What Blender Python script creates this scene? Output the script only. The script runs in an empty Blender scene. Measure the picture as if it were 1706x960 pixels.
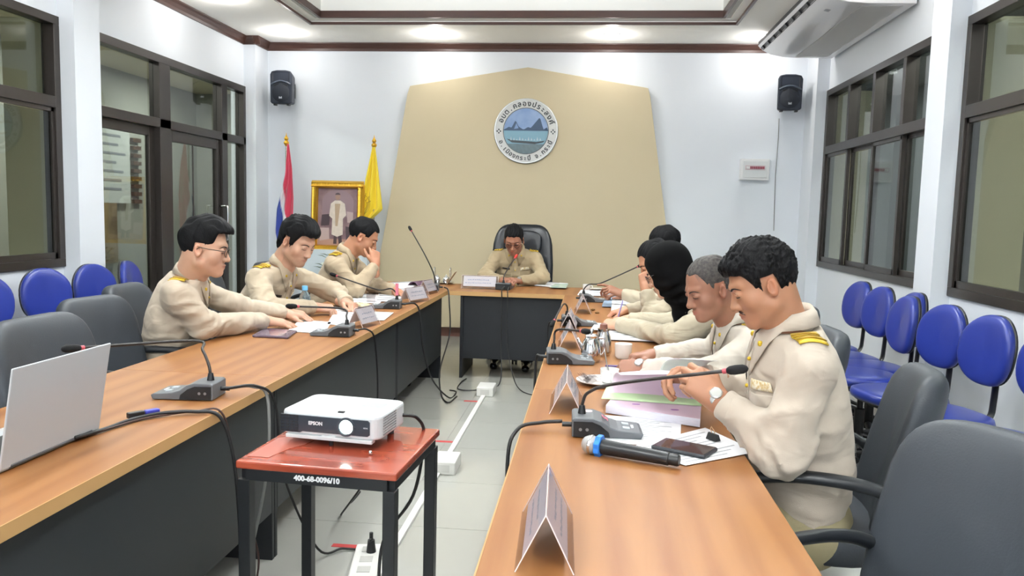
import bpy, bmesh, math, random
import numpy as np
from mathutils import Matrix, Vector
random.seed(7); np.random.seed(7)
SC = bpy.context.scene
COL = SC.collection
PI = math.pi

# ------------------------------------------------------------ camera
YAW, PITCH, ROLL, FPX, CAMH = math.radians(5.567), math.radians(5.481), math.radians(1.416), 1300.0, 1.42
cam_data = bpy.data.cameras.new('camera'); cam = bpy.data.objects.new('camera', cam_data); COL.objects.link(cam)
cam_data.sensor_width = 36.0; cam_data.lens = FPX / 1706.0 * 36.0; cam_data.clip_start = 0.05
_f = Vector((-math.sin(YAW)*math.cos(PITCH), math.cos(YAW)*math.cos(PITCH), -math.sin(PITCH)))
_r = Vector((math.cos(YAW), math.sin(YAW), 0)); _u = _r.cross(_f)
_r2 = _r*math.cos(ROLL) + _u*math.sin(ROLL); _u2 = -_r*math.sin(ROLL) + _u*math.cos(ROLL)
cam.matrix_world = Matrix(((_r2.x, _u2.x, -_f.x, 0), (_r2.y, _u2.y, -_f.y, 0), (_r2.z, _u2.z, -_f.z, CAMH), (0, 0, 0, 1)))
SC.camera = cam

# ------------------------------------------------------------ world, light, exposure
w = bpy.data.worlds.new('night'); SC.world = w; w.use_nodes = True
w.node_tree.nodes['Background'].inputs[0].default_value = (0.02, 0.028, 0.035, 1)
w.node_tree.nodes['Background'].inputs[1].default_value = 0.6
SC.view_settings.view_transform = 'Standard'; SC.view_settings.look = 'None'
SC.view_settings.gamma = 1.0; SC.view_settings.use_curve_mapping = False
SC.view_settings.exposure = 0.2
DOWNLIGHT_W = 6.0      # each ceiling downlight
FILL_W = 37.0           # each added fill lamp overhead, out of view
OUTSIDE_FILL_W = 90.0  # each fill lamp added outside the glazing
SCREEN_FILL_W = 30.0          # fill light of the added glowing screen behind the camera

# ------------------------------------------------------------ helpers
def lin(h):
    h = h.lstrip('#'); c = [int(h[i:i+2], 16)/255 for i in (0, 2, 4)]
    return tuple((x/12.92 if x <= 0.04045 else ((x+0.055)/1.055)**2.4) for x in c) + (1,)

MATS = {}
def mat(name, color='#808080', rough=0.5, metal=0.0, coat=0.0, bump=0.0, bscale=60, noise=0.0, nscale=8, stretch=(1, 1, 1),
        emit=None, estr=0, trans=0.0, alpha=1.0, ior=1.45, attr=None, spec=0.5, color2=None, sheen=0.0, sss=0.0):
    if name in MATS: return MATS[name]
    m = bpy.data.materials.new(name); m.use_nodes = True; MATS[name] = m
    nt = m.node_tree; N = nt.nodes; L = nt.links; b = N['Principled BSDF']
    c = lin(color)
    b.inputs['Base Color'].default_value = c
    b.inputs['Roughness'].default_value = rough; b.inputs['Metallic'].default_value = metal
    b.inputs['Coat Weight'].default_value = coat; b.inputs['IOR'].default_value = ior
    b.inputs['Specular IOR Level'].default_value = spec
    b.inputs['Transmission Weight'].default_value = trans; b.inputs['Alpha'].default_value = alpha
    b.inputs['Sheen Weight'].default_value = sheen
    if sss: b.inputs['Subsurface Weight'].default_value = sss; b.inputs['Subsurface Radius'].default_value = (.012, .005, .003); b.inputs['Subsurface Scale'].default_value = 1
    if emit: b.inputs['Emission Color'].default_value = lin(emit); b.inputs['Emission Strength'].default_value = estr
    tc = N.new('ShaderNodeTexCoord'); mp = N.new('ShaderNodeMapping'); mp.inputs['Scale'].default_value = stretch
    L.new(tc.outputs['Object'], mp.inputs['Vector'])
    src = None
    if attr:
        a = N.new('ShaderNodeAttribute'); a.attribute_name = attr; src = a.outputs['Color']
    if noise or color2:
        n = N.new('ShaderNodeTexNoise'); n.inputs['Scale'].default_value = nscale; n.inputs['Detail'].default_value = 5
        L.new(mp.outputs[0], n.inputs['Vector'])
        if color2:
            mx = N.new('ShaderNodeMix'); mx.data_type = 'RGBA'; cr = N.new('ShaderNodeValToRGB')
            cr.color_ramp.elements[0].position = 0.38; cr.color_ramp.elements[1].position = 0.62
            L.new(n.outputs['Fac'], cr.inputs[0]); L.new(cr.outputs[0], mx.inputs[0])
            mx.inputs[6].default_value = c; mx.inputs[7].default_value = lin(color2); src = mx.outputs[2]
        if noise:
            hs = N.new('ShaderNodeHueSaturation'); mr = N.new('ShaderNodeMapRange')
            mr.inputs[1].default_value = 0.25; mr.inputs[2].default_value = 0.75
            mr.inputs[3].default_value = 1-noise; mr.inputs[4].default_value = 1+noise
            L.new(n.outputs['Fac'], mr.inputs[0]); L.new(mr.outputs[0], hs.inputs['Value'])
            if src: L.new(src, hs.inputs['Color'])
            else: hs.inputs['Color'].default_value = c
            src = hs.outputs[0]
    if src: L.new(src, b.inputs['Base Color'])
    if bump:
        n2 = N.new('ShaderNodeTexNoise'); n2.inputs['Scale'].default_value = bscale; n2.inputs['Detail'].default_value = 3
        L.new(mp.outputs[0], n2.inputs['Vector'])
        bp = N.new('ShaderNodeBump'); bp.inputs['Strength'].default_value = bump; bp.inputs['Distance'].default_value = 0.002
        L.new(n2.outputs['Fac'], bp.inputs['Height']); L.new(bp.outputs[0], b.inputs['Normal'])
    return m

def wood(name, c1, c2, rough=0.35, grain=(14, 1.2, 14), coat=0.3, ring=2.2):
    m = mat(name, c1, rough, coat=coat); nt = m.node_tree; N = nt.nodes; L = nt.links; b = N['Principled BSDF']
    mp = [n for n in N if n.type == 'MAPPING'][0]; mp.inputs['Scale'].default_value = grain
    a = N.new('ShaderNodeTexNoise'); a.inputs['Scale'].default_value = 1.0; a.inputs['Detail'].default_value = 6; a.inputs['Distortion'].default_value = 0.6
    L.new(mp.outputs[0], a.inputs['Vector'])
    wv = N.new('ShaderNodeTexWave'); wv.wave_type = 'BANDS'; wv.bands_direction = 'X'; wv.inputs['Scale'].default_value = ring/10
    wv.inputs['Distortion'].default_value = 9; wv.inputs['Detail'].default_value = 2; wv.inputs['Detail Scale'].default_value = .6
    L.new(mp.outputs[0], wv.inputs['Vector'])
    ad = N.new('ShaderNodeMath'); ad.operation = 'MULTIPLY_ADD'; ad.inputs[1].default_value = 0.35
    L.new(wv.outputs['Fac'], ad.inputs[0]); L.new(a.outputs['Fac'], ad.inputs[2])
    cr = N.new('ShaderNodeValToRGB'); cr.color_ramp.elements[0].position = 0.35; cr.color_ramp.elements[1].position = 0.85
    cr.color_ramp.elements[0].color = lin(c1); cr.color_ramp.elements[1].color = lin(c2)
    L.new(ad.outputs[0], cr.inputs[0]); L.new(cr.outputs[0], b.inputs['Base Color'])
    return m

def glass(name, tint, refl=0.9, k=.75):
    """pane: reflects by angle (Fresnel), otherwise lets light through tinted"""
    m = bpy.data.materials.new(name); m.use_nodes = True; MATS[name] = m
    nt = m.node_tree; N = nt.nodes; L = nt.links; N.remove(N['Principled BSDF']); out = N['Material Output']
    t = N.new('ShaderNodeBsdfTransparent'); t.inputs[0].default_value = lin(tint)
    g = N.new('ShaderNodeBsdfGlossy'); g.inputs['Roughness'].default_value = 0.02; g.inputs[0].default_value = (refl, refl, refl, 1)
    ge = N.new('ShaderNodeNewGeometry'); dt = N.new('ShaderNodeVectorMath'); dt.operation = 'DOT_PRODUCT'
    L.new(ge.outputs['Normal'], dt.inputs[0]); L.new(ge.outputs['Incoming'], dt.inputs[1])
    def mth(op, a, b=None, c=None):
        n = N.new('ShaderNodeMath'); n.operation = op
        for k, v in enumerate((a, b, c)):
            if v is None: continue
            if isinstance(v, (int, float)): n.inputs[k].default_value = v
            else: L.new(v, n.inputs[k])
        return n.outputs[0]
    fr = mth('MULTIPLY_ADD', mth('POWER', mth('SUBTRACT', 1.0, mth('ABSOLUTE', dt.outputs['Value'])), 4.5), k, .05 if k > .5 else .02)
    mx = N.new('ShaderNodeMixShader'); L.new(fr, mx.inputs[0])
    L.new(t.outputs[0], mx.inputs[1]); L.new(g.outputs[0], mx.inputs[2]); L.new(mx.outputs[0], out.inputs[0])
    return m

def tag(o, label=None, cat=None, group=None, kind=None):
    if label: o['label'] = label
    if cat: o['category'] = cat
    if group: o['group'] = group
    if kind: o['kind'] = kind
    return o
def empty(name, loc=(0, 0, 0), rz=0.0, label=None, cat=None, group=None):
    o = bpy.data.objects.new(name, None); COL.objects.link(o); o.location = loc; o.rotation_euler = (0, 0, rz)
    o.empty_display_size = 0.1
    return tag(o, label, cat, group)
def copy_tree(o, parent=None):
    c = o.copy(); COL.objects.link(c); c.parent = parent
    for ch in list(o.children): copy_tree(ch, c)
    return c
def mesh_obj(name, V, F, m, parent=None, smooth=None, bevel=0, col=None, solid=0):
    me = bpy.data.meshes.new(name); me.from_pydata([tuple(v) for v in V], [], [tuple(f) for f in F]); me.update()
    if smooth is not None:
        me.shade_smooth()
        if smooth < 179: me.set_sharp_from_angle(angle=math.radians(smooth))
    me.materials.append(m)
    if col is not None:
        at = me.color_attributes.new('Col', 'FLOAT_COLOR', 'POINT'); at.data.foreach_set('color', np.asarray(col, dtype=np.float32).ravel())
    o = bpy.data.objects.new(name, me); COL.objects.link(o)
    if parent: o.parent = parent
    if solid:
        md = o.modifiers.new('solid', 'SOLIDIFY'); md.thickness = solid; md.offset = 1
    if bevel:
        md = o.modifiers.new('bevel', 'BEVEL'); md.width = bevel; md.segments = 2; md.limit_method = 'ANGLE'; md.angle_limit = math.radians(40)
    return o

def rotm(rx=0, ry=0, rz=0):
    return np.array(Matrix.Rotation(rz, 3, 'Z') @ Matrix.Rotation(ry, 3, 'Y') @ Matrix.Rotation(rx, 3, 'X'))
class MB:
    def __init__(s): s.v = []; s.f = []
    def add(s, V, F):
        n = len(s.v); s.v += [tuple(map(float, p)) for p in V]; s.f += [tuple(i+n for i in f) for f in F]; return s
    def box(s, c, d, R=None):
        V = np.array([(x, y, z) for x in (-.5, .5) for y in (-.5, .5) for z in (-.5, .5)])*np.array(d)
        if R is not None: V = V@np.array(R).T
        return s.add(V+np.array(c), [(0, 1, 3, 2), (4, 6, 7, 5), (0, 4, 5, 1), (2, 3, 7, 6), (0, 2, 6, 4), (1, 5, 7, 3)])
    def bx(s, x0, x1, y0, y1, z0, z1): return s.box(((x0+x1)/2, (y0+y1)/2, (z0+z1)/2), (x1-x0, y1-y0, z1-z0))
    def tube(s, pts, r, n=8, closed=False, flat=1.0, up=None):
        P = [np.array(p, float) for p in pts]; m = len(P)
        R = r if hasattr(r, '__len__') else [r]*m
        V = []; F = []; prev = None
        for i in range(m):
            if closed: t = P[(i+1) % m]-P[i-1]
            else: t = P[min(i+1, m-1)]-P[max(i-1, 0)]
            t = t/(np.linalg.norm(t)+1e-12)
            if prev is None:
                a = np.array(up if up is not None else ((0, 0, 1) if abs(t[2]) < .9 else (1, 0, 0)), float)
            else: a = prev
            a = a-t*np.dot(a, t); a /= np.linalg.norm(a)+1e-12; prev = a; b = np.cross(t, a)
            for k in range(n):
                th = 2*PI*k/n; V.append(P[i]+R[i]*(math.cos(th)*a*flat+math.sin(th)*b))
        for i in range(m if closed else m-1):
            j = (i+1) % m
            for k in range(n): F.append((i*n+k, i*n+(k+1) % n, j*n+(k+1) % n, j*n+k))
        if not closed: F += [tuple(range(n))[::-1], tuple((m-1)*n+k for k in range(n))]
        return s.add(V, F)
    def cyl(s, a, b, r, n=16, r2=None): return s.tube([a, b], [r, r if r2 is None else r2], n)
    def lathe(s, prof, c=(0, 0, 0), n=24, R=None, sx=1, sy=1, cap=True):
        V = []; F = []; m = len(prof)
        for r, z in prof:
            for k in range(n): V.append((r*sx*math.cos(2*PI*k/n), r*sy*math.sin(2*PI*k/n), z))
        for i in range(m-1):
            for k in range(n): F.append((i*n+k, i*n+(k+1) % n, (i+1)*n+(k+1) % n, (i+1)*n+k))
        if cap and prof[0][0] > 1e-6: F.append(tuple(range(n))[::-1])
        if cap and prof[-1][0] > 1e-6: F.append(tuple((m-1)*n+k for k in range(n)))
        V = np.array(V)
        if R is not None: V = V@np.array(R).T
        return s.add(V+np.array(c), F)
    def prism(s, poly, z0, z1, R=None, c=(0, 0, 0)):
        n = len(poly); V = [(x, y, z0) for x, y in poly]+[(x, y, z1) for x, y in poly]
        F = [tuple(range(n))[::-1], tuple(range(n, 2*n))]+[(i, (i+1) % n, n+(i+1) % n, n+i) for i in range(n)]
        V = np.array(V, float)
        if R is not None: V = V@np.array(R).T
        return s.add(V+np.array(c), F)
    def sell(s, c, d, e1=.5, e2=.5, nu=24, nv=14, R=None, warp=None):
        """superellipsoid: rounded pad"""
        V = []; F = []
        sp = lambda x, e: math.copysign(abs(x)**e, x)
        for j in range(nv+1):
            ph = -PI/2+PI*j/nv
            for i in range(nu):
                th = 2*PI*i/nu
                V.append((d[0]/2*sp(math.cos(ph), e1)*sp(math.cos(th), e2), d[1]/2*sp(math.cos(ph), e1)*sp(math.sin(th), e2), d[2]/2*sp(math.sin(ph), e1)))
        for j in range(nv):
            for i in range(nu): F.append((j*nu+i, j*nu+(i+1) % nu, (j+1)*nu+(i+1) % nu, (j+1)*nu+i))
        V = np.array(V)
        if warp: V = np.array([warp(p) for p in V])
        if R is not None: V = V@np.array(R).T
        return s.add(V+np.array(c), F)
    def build(s, name, m, parent=None, smooth=None, bevel=0, **k):
        return mesh_obj(name, s.v, s.f, m, parent, smooth, bevel, **k)

def spline(pts, n=10):
    P = [np.array(p, float) for p in pts]; P = [2*P[0]-P[1]]+P+[2*P[-1]-P[-2]]; out = []
    for i in range(1, len(P)-2):
        for k in range(n):
            t = k/n; a, b, c, d = P[i-1:i+3]
            out.append(.5*((2*b)+(-a+c)*t+(2*a-5*b+4*c-d)*t*t+(-a+3*b-3*c+d)*t**3))
    out.append(P[-2]); return out

_fonts = {}
def text_geo(body, size, bold=0.0, extr=0.0005):
    cu = bpy.data.curves.new('t', 'FONT'); cu.body = body; cu.size = size; cu.align_x = 'CENTER'; cu.align_y = 'CENTER'
    cu.extrude = extr; cu.resolution_u = 3; cu.offset = bold
    o = bpy.data.objects.new('t', cu); COL.objects.link(o)
    bpy.context.view_layer.update()
    me = o.evaluated_get(bpy.context.evaluated_depsgraph_get()).to_mesh()
    V = np.array([v.co[:] for v in me.vertices]); F = [tuple(p.vertices) for p in me.polygons]
    o.evaluated_get(bpy.context.evaluated_depsgraph_get()).to_mesh_clear()
    bpy.data.objects.remove(o); bpy.data.curves.remove(cu)
    return (V if len(V) else np.zeros((0, 3))), F
def put_text(mb, body, size, loc, R, bold=0.0, extr=0.0005):
    V, F = text_geo(body, size, bold, extr)
    if len(V): mb.add(V@np.array(R).T+np.array(loc), F)
# common orientations (columns: text right, text up, text normal)
FACE_CAM = np.array([(1, 0, 0), (0, 0, -1), (0, 1, 0)]).astype(float)     # upright text read from -Y
FACE_CAM = np.array([[1, 0, 0], [0, 0, -1], [0, 1, 0]], float)

# ------------------------------------------------------------ materials
wall_m = mat('painted_plaster', '#E3E8EE', 0.7, bump=0.15, bscale=90)
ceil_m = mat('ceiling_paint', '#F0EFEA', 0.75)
ceil_shade_m = mat('ceiling_paint_shaded', '#C4C5C1', 0.75)  # ceiling paint darkened: shade of the recess put into the colour
crown_m = mat('crown_wood', '#4A322B', 0.4, noise=.15, nscale=6, stretch=(1, 1, 6))
base_m = mat('baseboard_wood', '#7A5449', 0.4)
grout_m = mat('grout', '#9A9892', 0.6)
tile_m = mat('floor_tile', '#AFAFA8', 0.13, noise=.03, nscale=3, coat=.2)
frame_m = mat('bronze_aluminium', '#3A3532', 0.35, metal=.5, spec=.6)
pane_m = glass('window_glass', '#CBD1D0')
cream_m = mat('cream_paint', '#D8D2B4', 0.7)
beige_m = mat('beige_board', '#CBBD9D', 0.6, noise=.015, nscale=2)
desk_m = wood('desk_laminate', '#7A4A22', '#8F6136', rough=.45, coat=.0)
desk_edge_m = mat('desk_edge', '#B08A5A', 0.4)
desk_dark_m = mat('desk_black', '#1F2326', 0.45)
desk_leg_m = mat('desk_leg_black', '#101318', 0.5)
black_m = mat('black_plastic', '#17181A', 0.4)
dark_m = mat('dark_grey_plastic', '#54575B', 0.45)
cable_m = mat('black_cable', '#1C1B1C', 0.5)
gcable_m = mat('grey_cable', '#7E7E7C', 0.5)
chair_m = mat('charcoal_leatherette', '#2D3238', 0.5, bump=.25, bscale=220)
chairb_m = mat('black_leather', '#16191F', 0.28, bump=.15, bscale=90)
blue_m = mat('blue_vinyl', '#23317E', 0.3, bump=.1, bscale=300)
white_m = mat('white_plastic', '#E9EAEA', 0.35)
paper_m = mat('paper', '#F2F3F6', 0.8)
ink_m = mat('grey_ink', '#7E8288', 0.8)
chrome_m = mat('chrome', '#DADBDD', 0.12, metal=1)
gold_m = mat('gold_leaf', '#D9A93A', 0.3, metal=.75, bump=.6, bscale=60)
clear_m = glass('clear_acrylic', '#F1EFEF', k=.22)
porc_m = mat('porcelain', '#EEEDEA', 0.15, coat=.5)
acrylic_m = mat('acrylic_edge', '#E9D9D9', 0.2)

# ------------------------------------------------------------ the room
XL, XR, YB, YF, ZC = -3.84, 2.366, 8.75, -2.2, 3.27
S = dict(kind='structure')
# floor: bed of grout and single tiles
mb = MB(); mb.bx(XL-.2, XR+.2, YF-.2, YB+.2, -.06, -.0025); floor = mb.build('floor', grout_m); tag(floor, **S)
tp = None
TW = 0.6
x = XL
ix = 0
tmesh = None
while x < XR-0.01:
    y = YB
    wx = min(TW, XR-x)
    while y > 0.4:
        hy = min(TW, y-YF)
        key = (round(wx, 3), round(hy, 3))
        if tmesh is None: tmesh = {}
        if key not in tmesh:
            b = MB(); b.bx(0, wx-.003, -hy+.003, 0, -.02, 0)
            o = b.build('tile', tile_m, floor, bevel=0); tmesh[key] = o.data
        else:
            o = bpy.data.objects.new('tile', tmesh[key]); COL.objects.link(o); o.parent = floor
        o.location = (x, y, 0); y -= TW
    x += TW
yl = y
b = MB(); b.bx(XL, XR, YF, yl, -.02, 0); b.build('tiled_area', tile_m, floor)

# back wall with its two corner columns
mb = MB(); mb.bx(XL-.2, XR+.2, YB, YB+.2, 0, 3.6); tag(mb.build('wall_back', wall_m), **S)
mb = MB(); mb.bx(XL-.01, -3.706, 8.42, YB+.01, 0, ZC); tag(mb.build('wall_back_left_column', wall_m), **S)
mb = MB(); mb.bx(2.245, XR+.01, 8.345, YB+.01, 0, ZC); tag(mb.build('wall_back_right_column', wall_m), **S)
mb = MB(); mb.bx(XL-.2, XR+.2, YF-.2, YF, 0, 3.6); tag(mb.build('wall_front', wall_m), **S)
# left wall: window_1 near, pillar, glazed door wall
WT = .16
ZT, ZBw = 2.735, .95
mb = MB()
mb.bx(XL-WT, XL, YF, YB, ZT, 3.6)
mb.bx(XL-WT, XL, YF, 1.1, 0, ZT); mb.bx(XL-WT, XL, 1.1, 5.375, 0, ZBw); mb.bx(XL-WT, XL, 5.375, 5.66, 0, ZT); mb.bx(XL-WT, XL, 8.44, YB, 0, ZT)
mb.bx(XL-.01, -3.708, 5.375, 5.67, 0, ZC)
tag(mb.build('wall_left', wall_m), **S)
mb = MB()
for y0, y1 in ((1.1, 5.375), (5.93, 8.345)):
    pass
mb.bx(XR, XR+WT, YF, YB, ZT, 3.6)
mb.bx(XR, XR+WT, YF, 1.1, 0, ZT); mb.bx(XR, XR+WT, 1.1, 5.36, 0, ZBw); mb.bx(XR, XR+WT, 5.36, 5.64, 0, ZT); mb.bx(XR, XR+WT, 5.64, 8.345, 0, ZBw); mb.bx(XR, XR+WT, 8.345, YB, 0, ZT)
mb.bx(2.245, XR+.01, 5.36, 5.64, 0, ZC)
tag(mb.build('wall_right', wall_m), **S)

def window(n, X, sgn, y0, y1, z0, z1, zt, cols, topcols=None, dark_first=False):
    """sliding window set in a side wall; sgn=+1 when the outside is towards +X"""
    r = empty('window_%d' % n, (X, (y0+y1)/2, z0)); tag(r, kind='structure')
    oy, oz = (y0+y1)/2, z0
    fx = X+sgn*.035
    def B(a, b, c, d, name='window_frame', dx=0, th=.1, m=frame_m):
        mb = MB(); mb.box((sgn*.03+dx, (a+b)/2-oy, (c+d)/2-oz), (th, b-a, d-c)); return mb.build(name, m, r, bevel=.003)
    fw = .06
    B(y0, y1, z0, z0+fw); B(y0, y1, z1-fw, z1); B(y0, y0+fw, z0+fw, z1-fw); B(y1-fw, y1, z0+fw, z1-fw)
    B(y0+fw, y1-fw, zt-.04, zt+.04, 'transom')
    W = (y1-y0-2*fw)
    tc = topcols or cols
    for i in range(tc):
        a = y0+fw+W*i/tc; b = y0+fw+W*(i+1)/tc
        if i: B(a-.03, a+.03, zt+.04, z1-fw, 'mullion')
        mb = MB(); mb.box((sgn*.055, (a+b)/2-oy, (zt+.04+z1-fw)/2-oz), (.006, b-a-.03, z1-fw-zt-.04)); mb.build('pane', pane_m, r)
    for i in range(cols):
        a = y0+fw+W*i/cols; b = y0+fw+W*(i+1)/cols
        dx = sgn*(.012 if i % 2 else .05)-sgn*.03
        sr = MB(); st = .028
        xx = sgn*.03+dx
        za, zb = z0+fw, zt-.04
        for (p, q, u, v) in ((a-.01, a+st, za, zb), (b-st, b+.01, za, zb), (a, b, za, za+.045), (a, b, zb-.03, zb)):
            sr.box((xx, (p+q)/2-oy, (u+v)/2-oz), (.03, q-p, v-u))
        so = sr.build('sash', frame_m, r)
        mb = MB(); mb.box((xx, (a+b)/2-oy, (za+zb)/2-oz), (.006, b-a-2*st, zb-za-.07)); mb.build('pane', pane_m, so)
        if i % 2 == 0 and i:
            mb = MB(); mb.box((xx-sgn*.025, a+.02-oy, (za+zb)/2-oz), (.025, .022, .16)); mb.build('latch', black_m, so)
    # painted outer reveal of the opening
    mb = MB()
    for (p, q, u, v) in ((y1-.01, y1+.02, z0, z1), (y0-.02, y0+.01, z0, z1)):
        mb.box((sgn*(.08+.17), (p+q)/2-oy, (u+v)/2-oz), (.34, q-p, v-u))
    mb.build('outer_reveal', cream_m, r)
    return r
window(1, XL, -1, 1.1, 5.375, ZBw, ZT, 2.13, 4)
window(2, XR, 1, 5.64, 8.345, ZBw, ZT, 2.13, 4)
window(3, XR, 1, 1.1, 5.36, ZBw, ZT, 2.13, 4)

# glazed door wall on the left: fixed light, double glass door, sidelight
dr = empty('door_1', (XL, 7.05, 0)); tag(dr, kind='structure')
def DB(a, b, c, d, name='door_frame', x=-.03, th=.1, m=frame_m, p=None, bevel=.003):
    mb = MB(); mb.box((x, (a+b)/2-7.05, (c+d)/2), (th, b-a, d-c)); return mb.build(name, m, p or dr, bevel=bevel)
DB(5.66, 8.44, ZT-.07, ZT); DB(5.66, 8.44, 2.1, 2.18, 'transom'); DB(8.37, 8.44, 0, ZT-.07)
DB(6.68, 6.86, 0, ZT-.07, 'mullion'); DB(7.86, 7.98, 0, ZT-.07, 'mullion'); DB(5.66, 5.72, 0, ZT-.07)
for a, b in ((5.72, 6.68), (6.86, 7.86), (7.98, 8.37)):
    DB(a, b, 2.18, ZT-.07, 'pane', x=-.04, th=.006, m=pane_m, bevel=0)
DB(7.98, 8.37, .08, 2.1, 'pane', x=-.04, th=.006, m=pane_m, bevel=0); DB(7.98, 8.37, 0, .08, 'bottom_rail')
# sliding leaf
lf = DB(5.72, 5.79, 0.02, 2.1, 'door_leaf', x=-.06, th=.04)
for q in ((6.6, 6.68, .02, 2.1), (5.79, 6.6, .02, .12), (5.79, 6.6, 2.02, 2.1)): DB(*q, name='leaf_rail', x=-.06, th=.04, p=lf)
DB(5.79, 6.6, .12, 2.02, 'pane', x=-.06, th=.006, m=pane_m, p=lf, bevel=0)
# swing leaf with chrome handles
lf = DB(6.86, 6.92, 0.01, 2.1, 'door_leaf', x=-.03, th=.05)
for q in ((7.78, 7.86, .01, 2.1), (6.92, 7.78, .01, .12), (6.92, 7.78, 2.0, 2.1), (7.33, 7.345, .12, 2.0)): DB(*q, name='leaf_rail', x=-.03, th=.05 if q[0] != 7.33 else .012, p=lf)
DB(6.92, 7.78, .12, 2.0, 'pane', x=-.03, th=.006, m=pane_m, p=lf, bevel=0)
for sx in (1,):
    mb = MB(); hy = 7.83-7.05
    mb.tube(spline([(0, hy, 1.42), (.07*sx, hy, 1.42), (.085*sx, hy, 1.39), (.085*sx, hy, 1.24), (.085*sx, hy, 1.1), (.07*sx, hy, 1.07), (0, hy, 1.07)], 4), .011, 10)
    tag(mb.build('door_handle', chrome_m, lf, smooth=180), 'chrome D-shaped pull handle')

# corridor beyond the glass on the left and yard wall on the right
out_m = mat('corridor_wall_paint', '#93948A', 0.7)
outd_m = mat('yard_wall_paint', '#7F8786', 0.7)
mb = MB(); mb.bx(-6.2, -6.0, -1, 12, -.05, 3.3); mb.bx(-6.0, XL-.2, 11.5, 11.7, 0, 3.3); tag(mb.build('corridor_wall', out_m), 'plain corridor wall seen through the left glazing', 'wall', kind='structure')
mb = MB(); mb.bx(-6.2, XL-.17, -1, 11.7, -.06, -.01); tag(mb.build('corridor_floor', mat('corridor_tile', '#A8A796', .3)), kind='structure')
mb = MB(); mb.bx(-6.2, XL-.17, -1, 11.7, 3.1, 3.2); tag(mb.build('corridor_ceiling', mat('corridor_ceiling_paint', '#C9BFA2', .7)), kind='structure')
mb = MB(); mb.bx(4.0, 4.2, -1, 12, -.05, 3.3); mb.bx(XR+.2, 4.2, 11, 11.2, -.05, 3.3); tag(mb.build('yard_wall', outd_m), kind='structure')
mb = MB(); mb.bx(XR+.17, 4.2, -1, 11.2, -.06, -.01); tag(mb.build('yard_ground', mat('concrete', '#6F706A', .8)), kind='structure')
mb = MB(); mb.bx(XR+.17, 4.2, -1, 11.2, 3.1, 3.2); tag(mb.build('yard_canopy', mat('canopy_paint', '#8E908C', .8)), kind='structure')

# ceiling with stepped recess
OX0, OX1, OY0, OY1 = -2.86, 1.33, .6, 7.82
def ring(name, x0, x1, y0, y1, X0, X1, Y0, Y1, z0, z1, m, parent=None):
    mb = MB(); mb.bx(X0, X1, Y0, y0, z0, z1); mb.bx(X0, X1, y1, Y1, z0, z1); mb.bx(X0, x0, y0, y1, z0, z1); mb.bx(x1, X1, y0, y1, z0, z1)
    return mb.build(name, m, parent)
ceiling = ring('ceiling', OX0, OX1, OY0, OY1, XL-.2, XR+.2, YF-.2, YB+.2, ZC, ZC+.06, ceil_m); tag(ceiling, **S)
def inset(k): return OX0+k, OX1-k, OY0+k, OY1-k
tag(ring('trim_1', *inset(.012), *inset(-.012), ZC-.012, ZC+.012, crown_m), **S)
ring('ledge', *inset(.075), *inset(-.01), ZC+.025, ZC+.06, ceil_m, ceiling)
ring('shaded_ledge', *inset(.14), *inset(.06), ZC+.035, ZC+.07, ceil_shade_m, ceiling)  # shaded step, its shade painted in as grey
tag(ring('trim_2', *inset(.155), *inset(.13), ZC+.02, ZC+.085, crown_m), **S)
ring('riser', *inset(.16), *inset(.13), ZC+.085, ZC+.19, ceil_m, ceiling)
mb = MB(); mb.bx(OX0-.1, OX1+.1, OY0-.1, OY1+.1, ZC+.19, ZC+.25); mb.build('upper_ceiling', ceil_shade_m, ceiling)  # unlit top of the recess, greyed by colour
# crown moulding along the walls, round the columns
mb = MB()
def crown(mb, pts):
    for (a, b) in zip(pts[:-1], pts[1:]):
        a = np.array(a); b = np.array(b); d = (b-a)/np.linalg.norm(b-a); n = np.array((-d[1], d[0]))
        prof = [(0, ZC-.085), (.018, ZC-.085), (.022, ZC-.06), (.04, ZC-.03), (.06, ZC-.012), (.062, ZC+.001), (0, ZC+.001)]
        ext = .0
        V = []
        for p in (a-d*ext, b+d*ext):
            for (o_, z) in prof: V.append((p[0]+n[0]*o_, p[1]+n[1]*o_, z))
        k = len(prof); F = [(i, (i+1) % k, k+(i+1) % k, k+i) for i in range(k)]+[tuple(range(k))[::-1], tuple(range(k, 2*k))]
        mb.add(V, F)
crown(mb, [(XR, YF), (XR, 5.36)]); crown(mb, [(XR, 5.36), (2.185, 5.36)]); crown(mb, [(2.245, 5.3), (2.245, 5.70)]); crown(mb, [(2.185, 5.64), (XR, 5.64)])
crown(mb, [(XR, 5.64), (XR, 8.345)]); crown(mb, [(XR, 8.345), (2.185, 8.345)]); crown(mb, [(2.245, 8.29), (2.245, YB)])
crown(mb, [(2.245, YB), (-3.706, YB)]); crown(mb, [(-3.706, YB), (-3.706, 8.36)]); crown(mb, [(-3.646, 8.42), (XL, 8.42)]); crown(mb, [(XL, 8.42), (XL, 5.67)])
crown(mb, [(XL, 5.67), (-3.648, 5.67)]); crown(mb, [(-3.708, 5.73), (-3.708, 5.315)]); crown(mb, [(-3.648, 5.375), (XL, 5.375)]); crown(mb, [(XL, 5.375), (XL, YF)])
tag(mb.build('trim_3', crown_m), **S)
mb = MB(); mb.bx(-3.706, 2.245, YB-.015, YB, 0, .1); tag(mb.build('baseboard_back', base_m), **S)
mb = MB(); mb.bx(XL, XL+.015, YF, 5.375, 0, .1); mb.bx(XL, -3.693, 5.36, 5.375, 0, .1); mb.bx(-3.708, -3.693, 5.375, 5.67, 0, .1); tag(mb.build('baseboard_left', base_m), **S)
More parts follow.
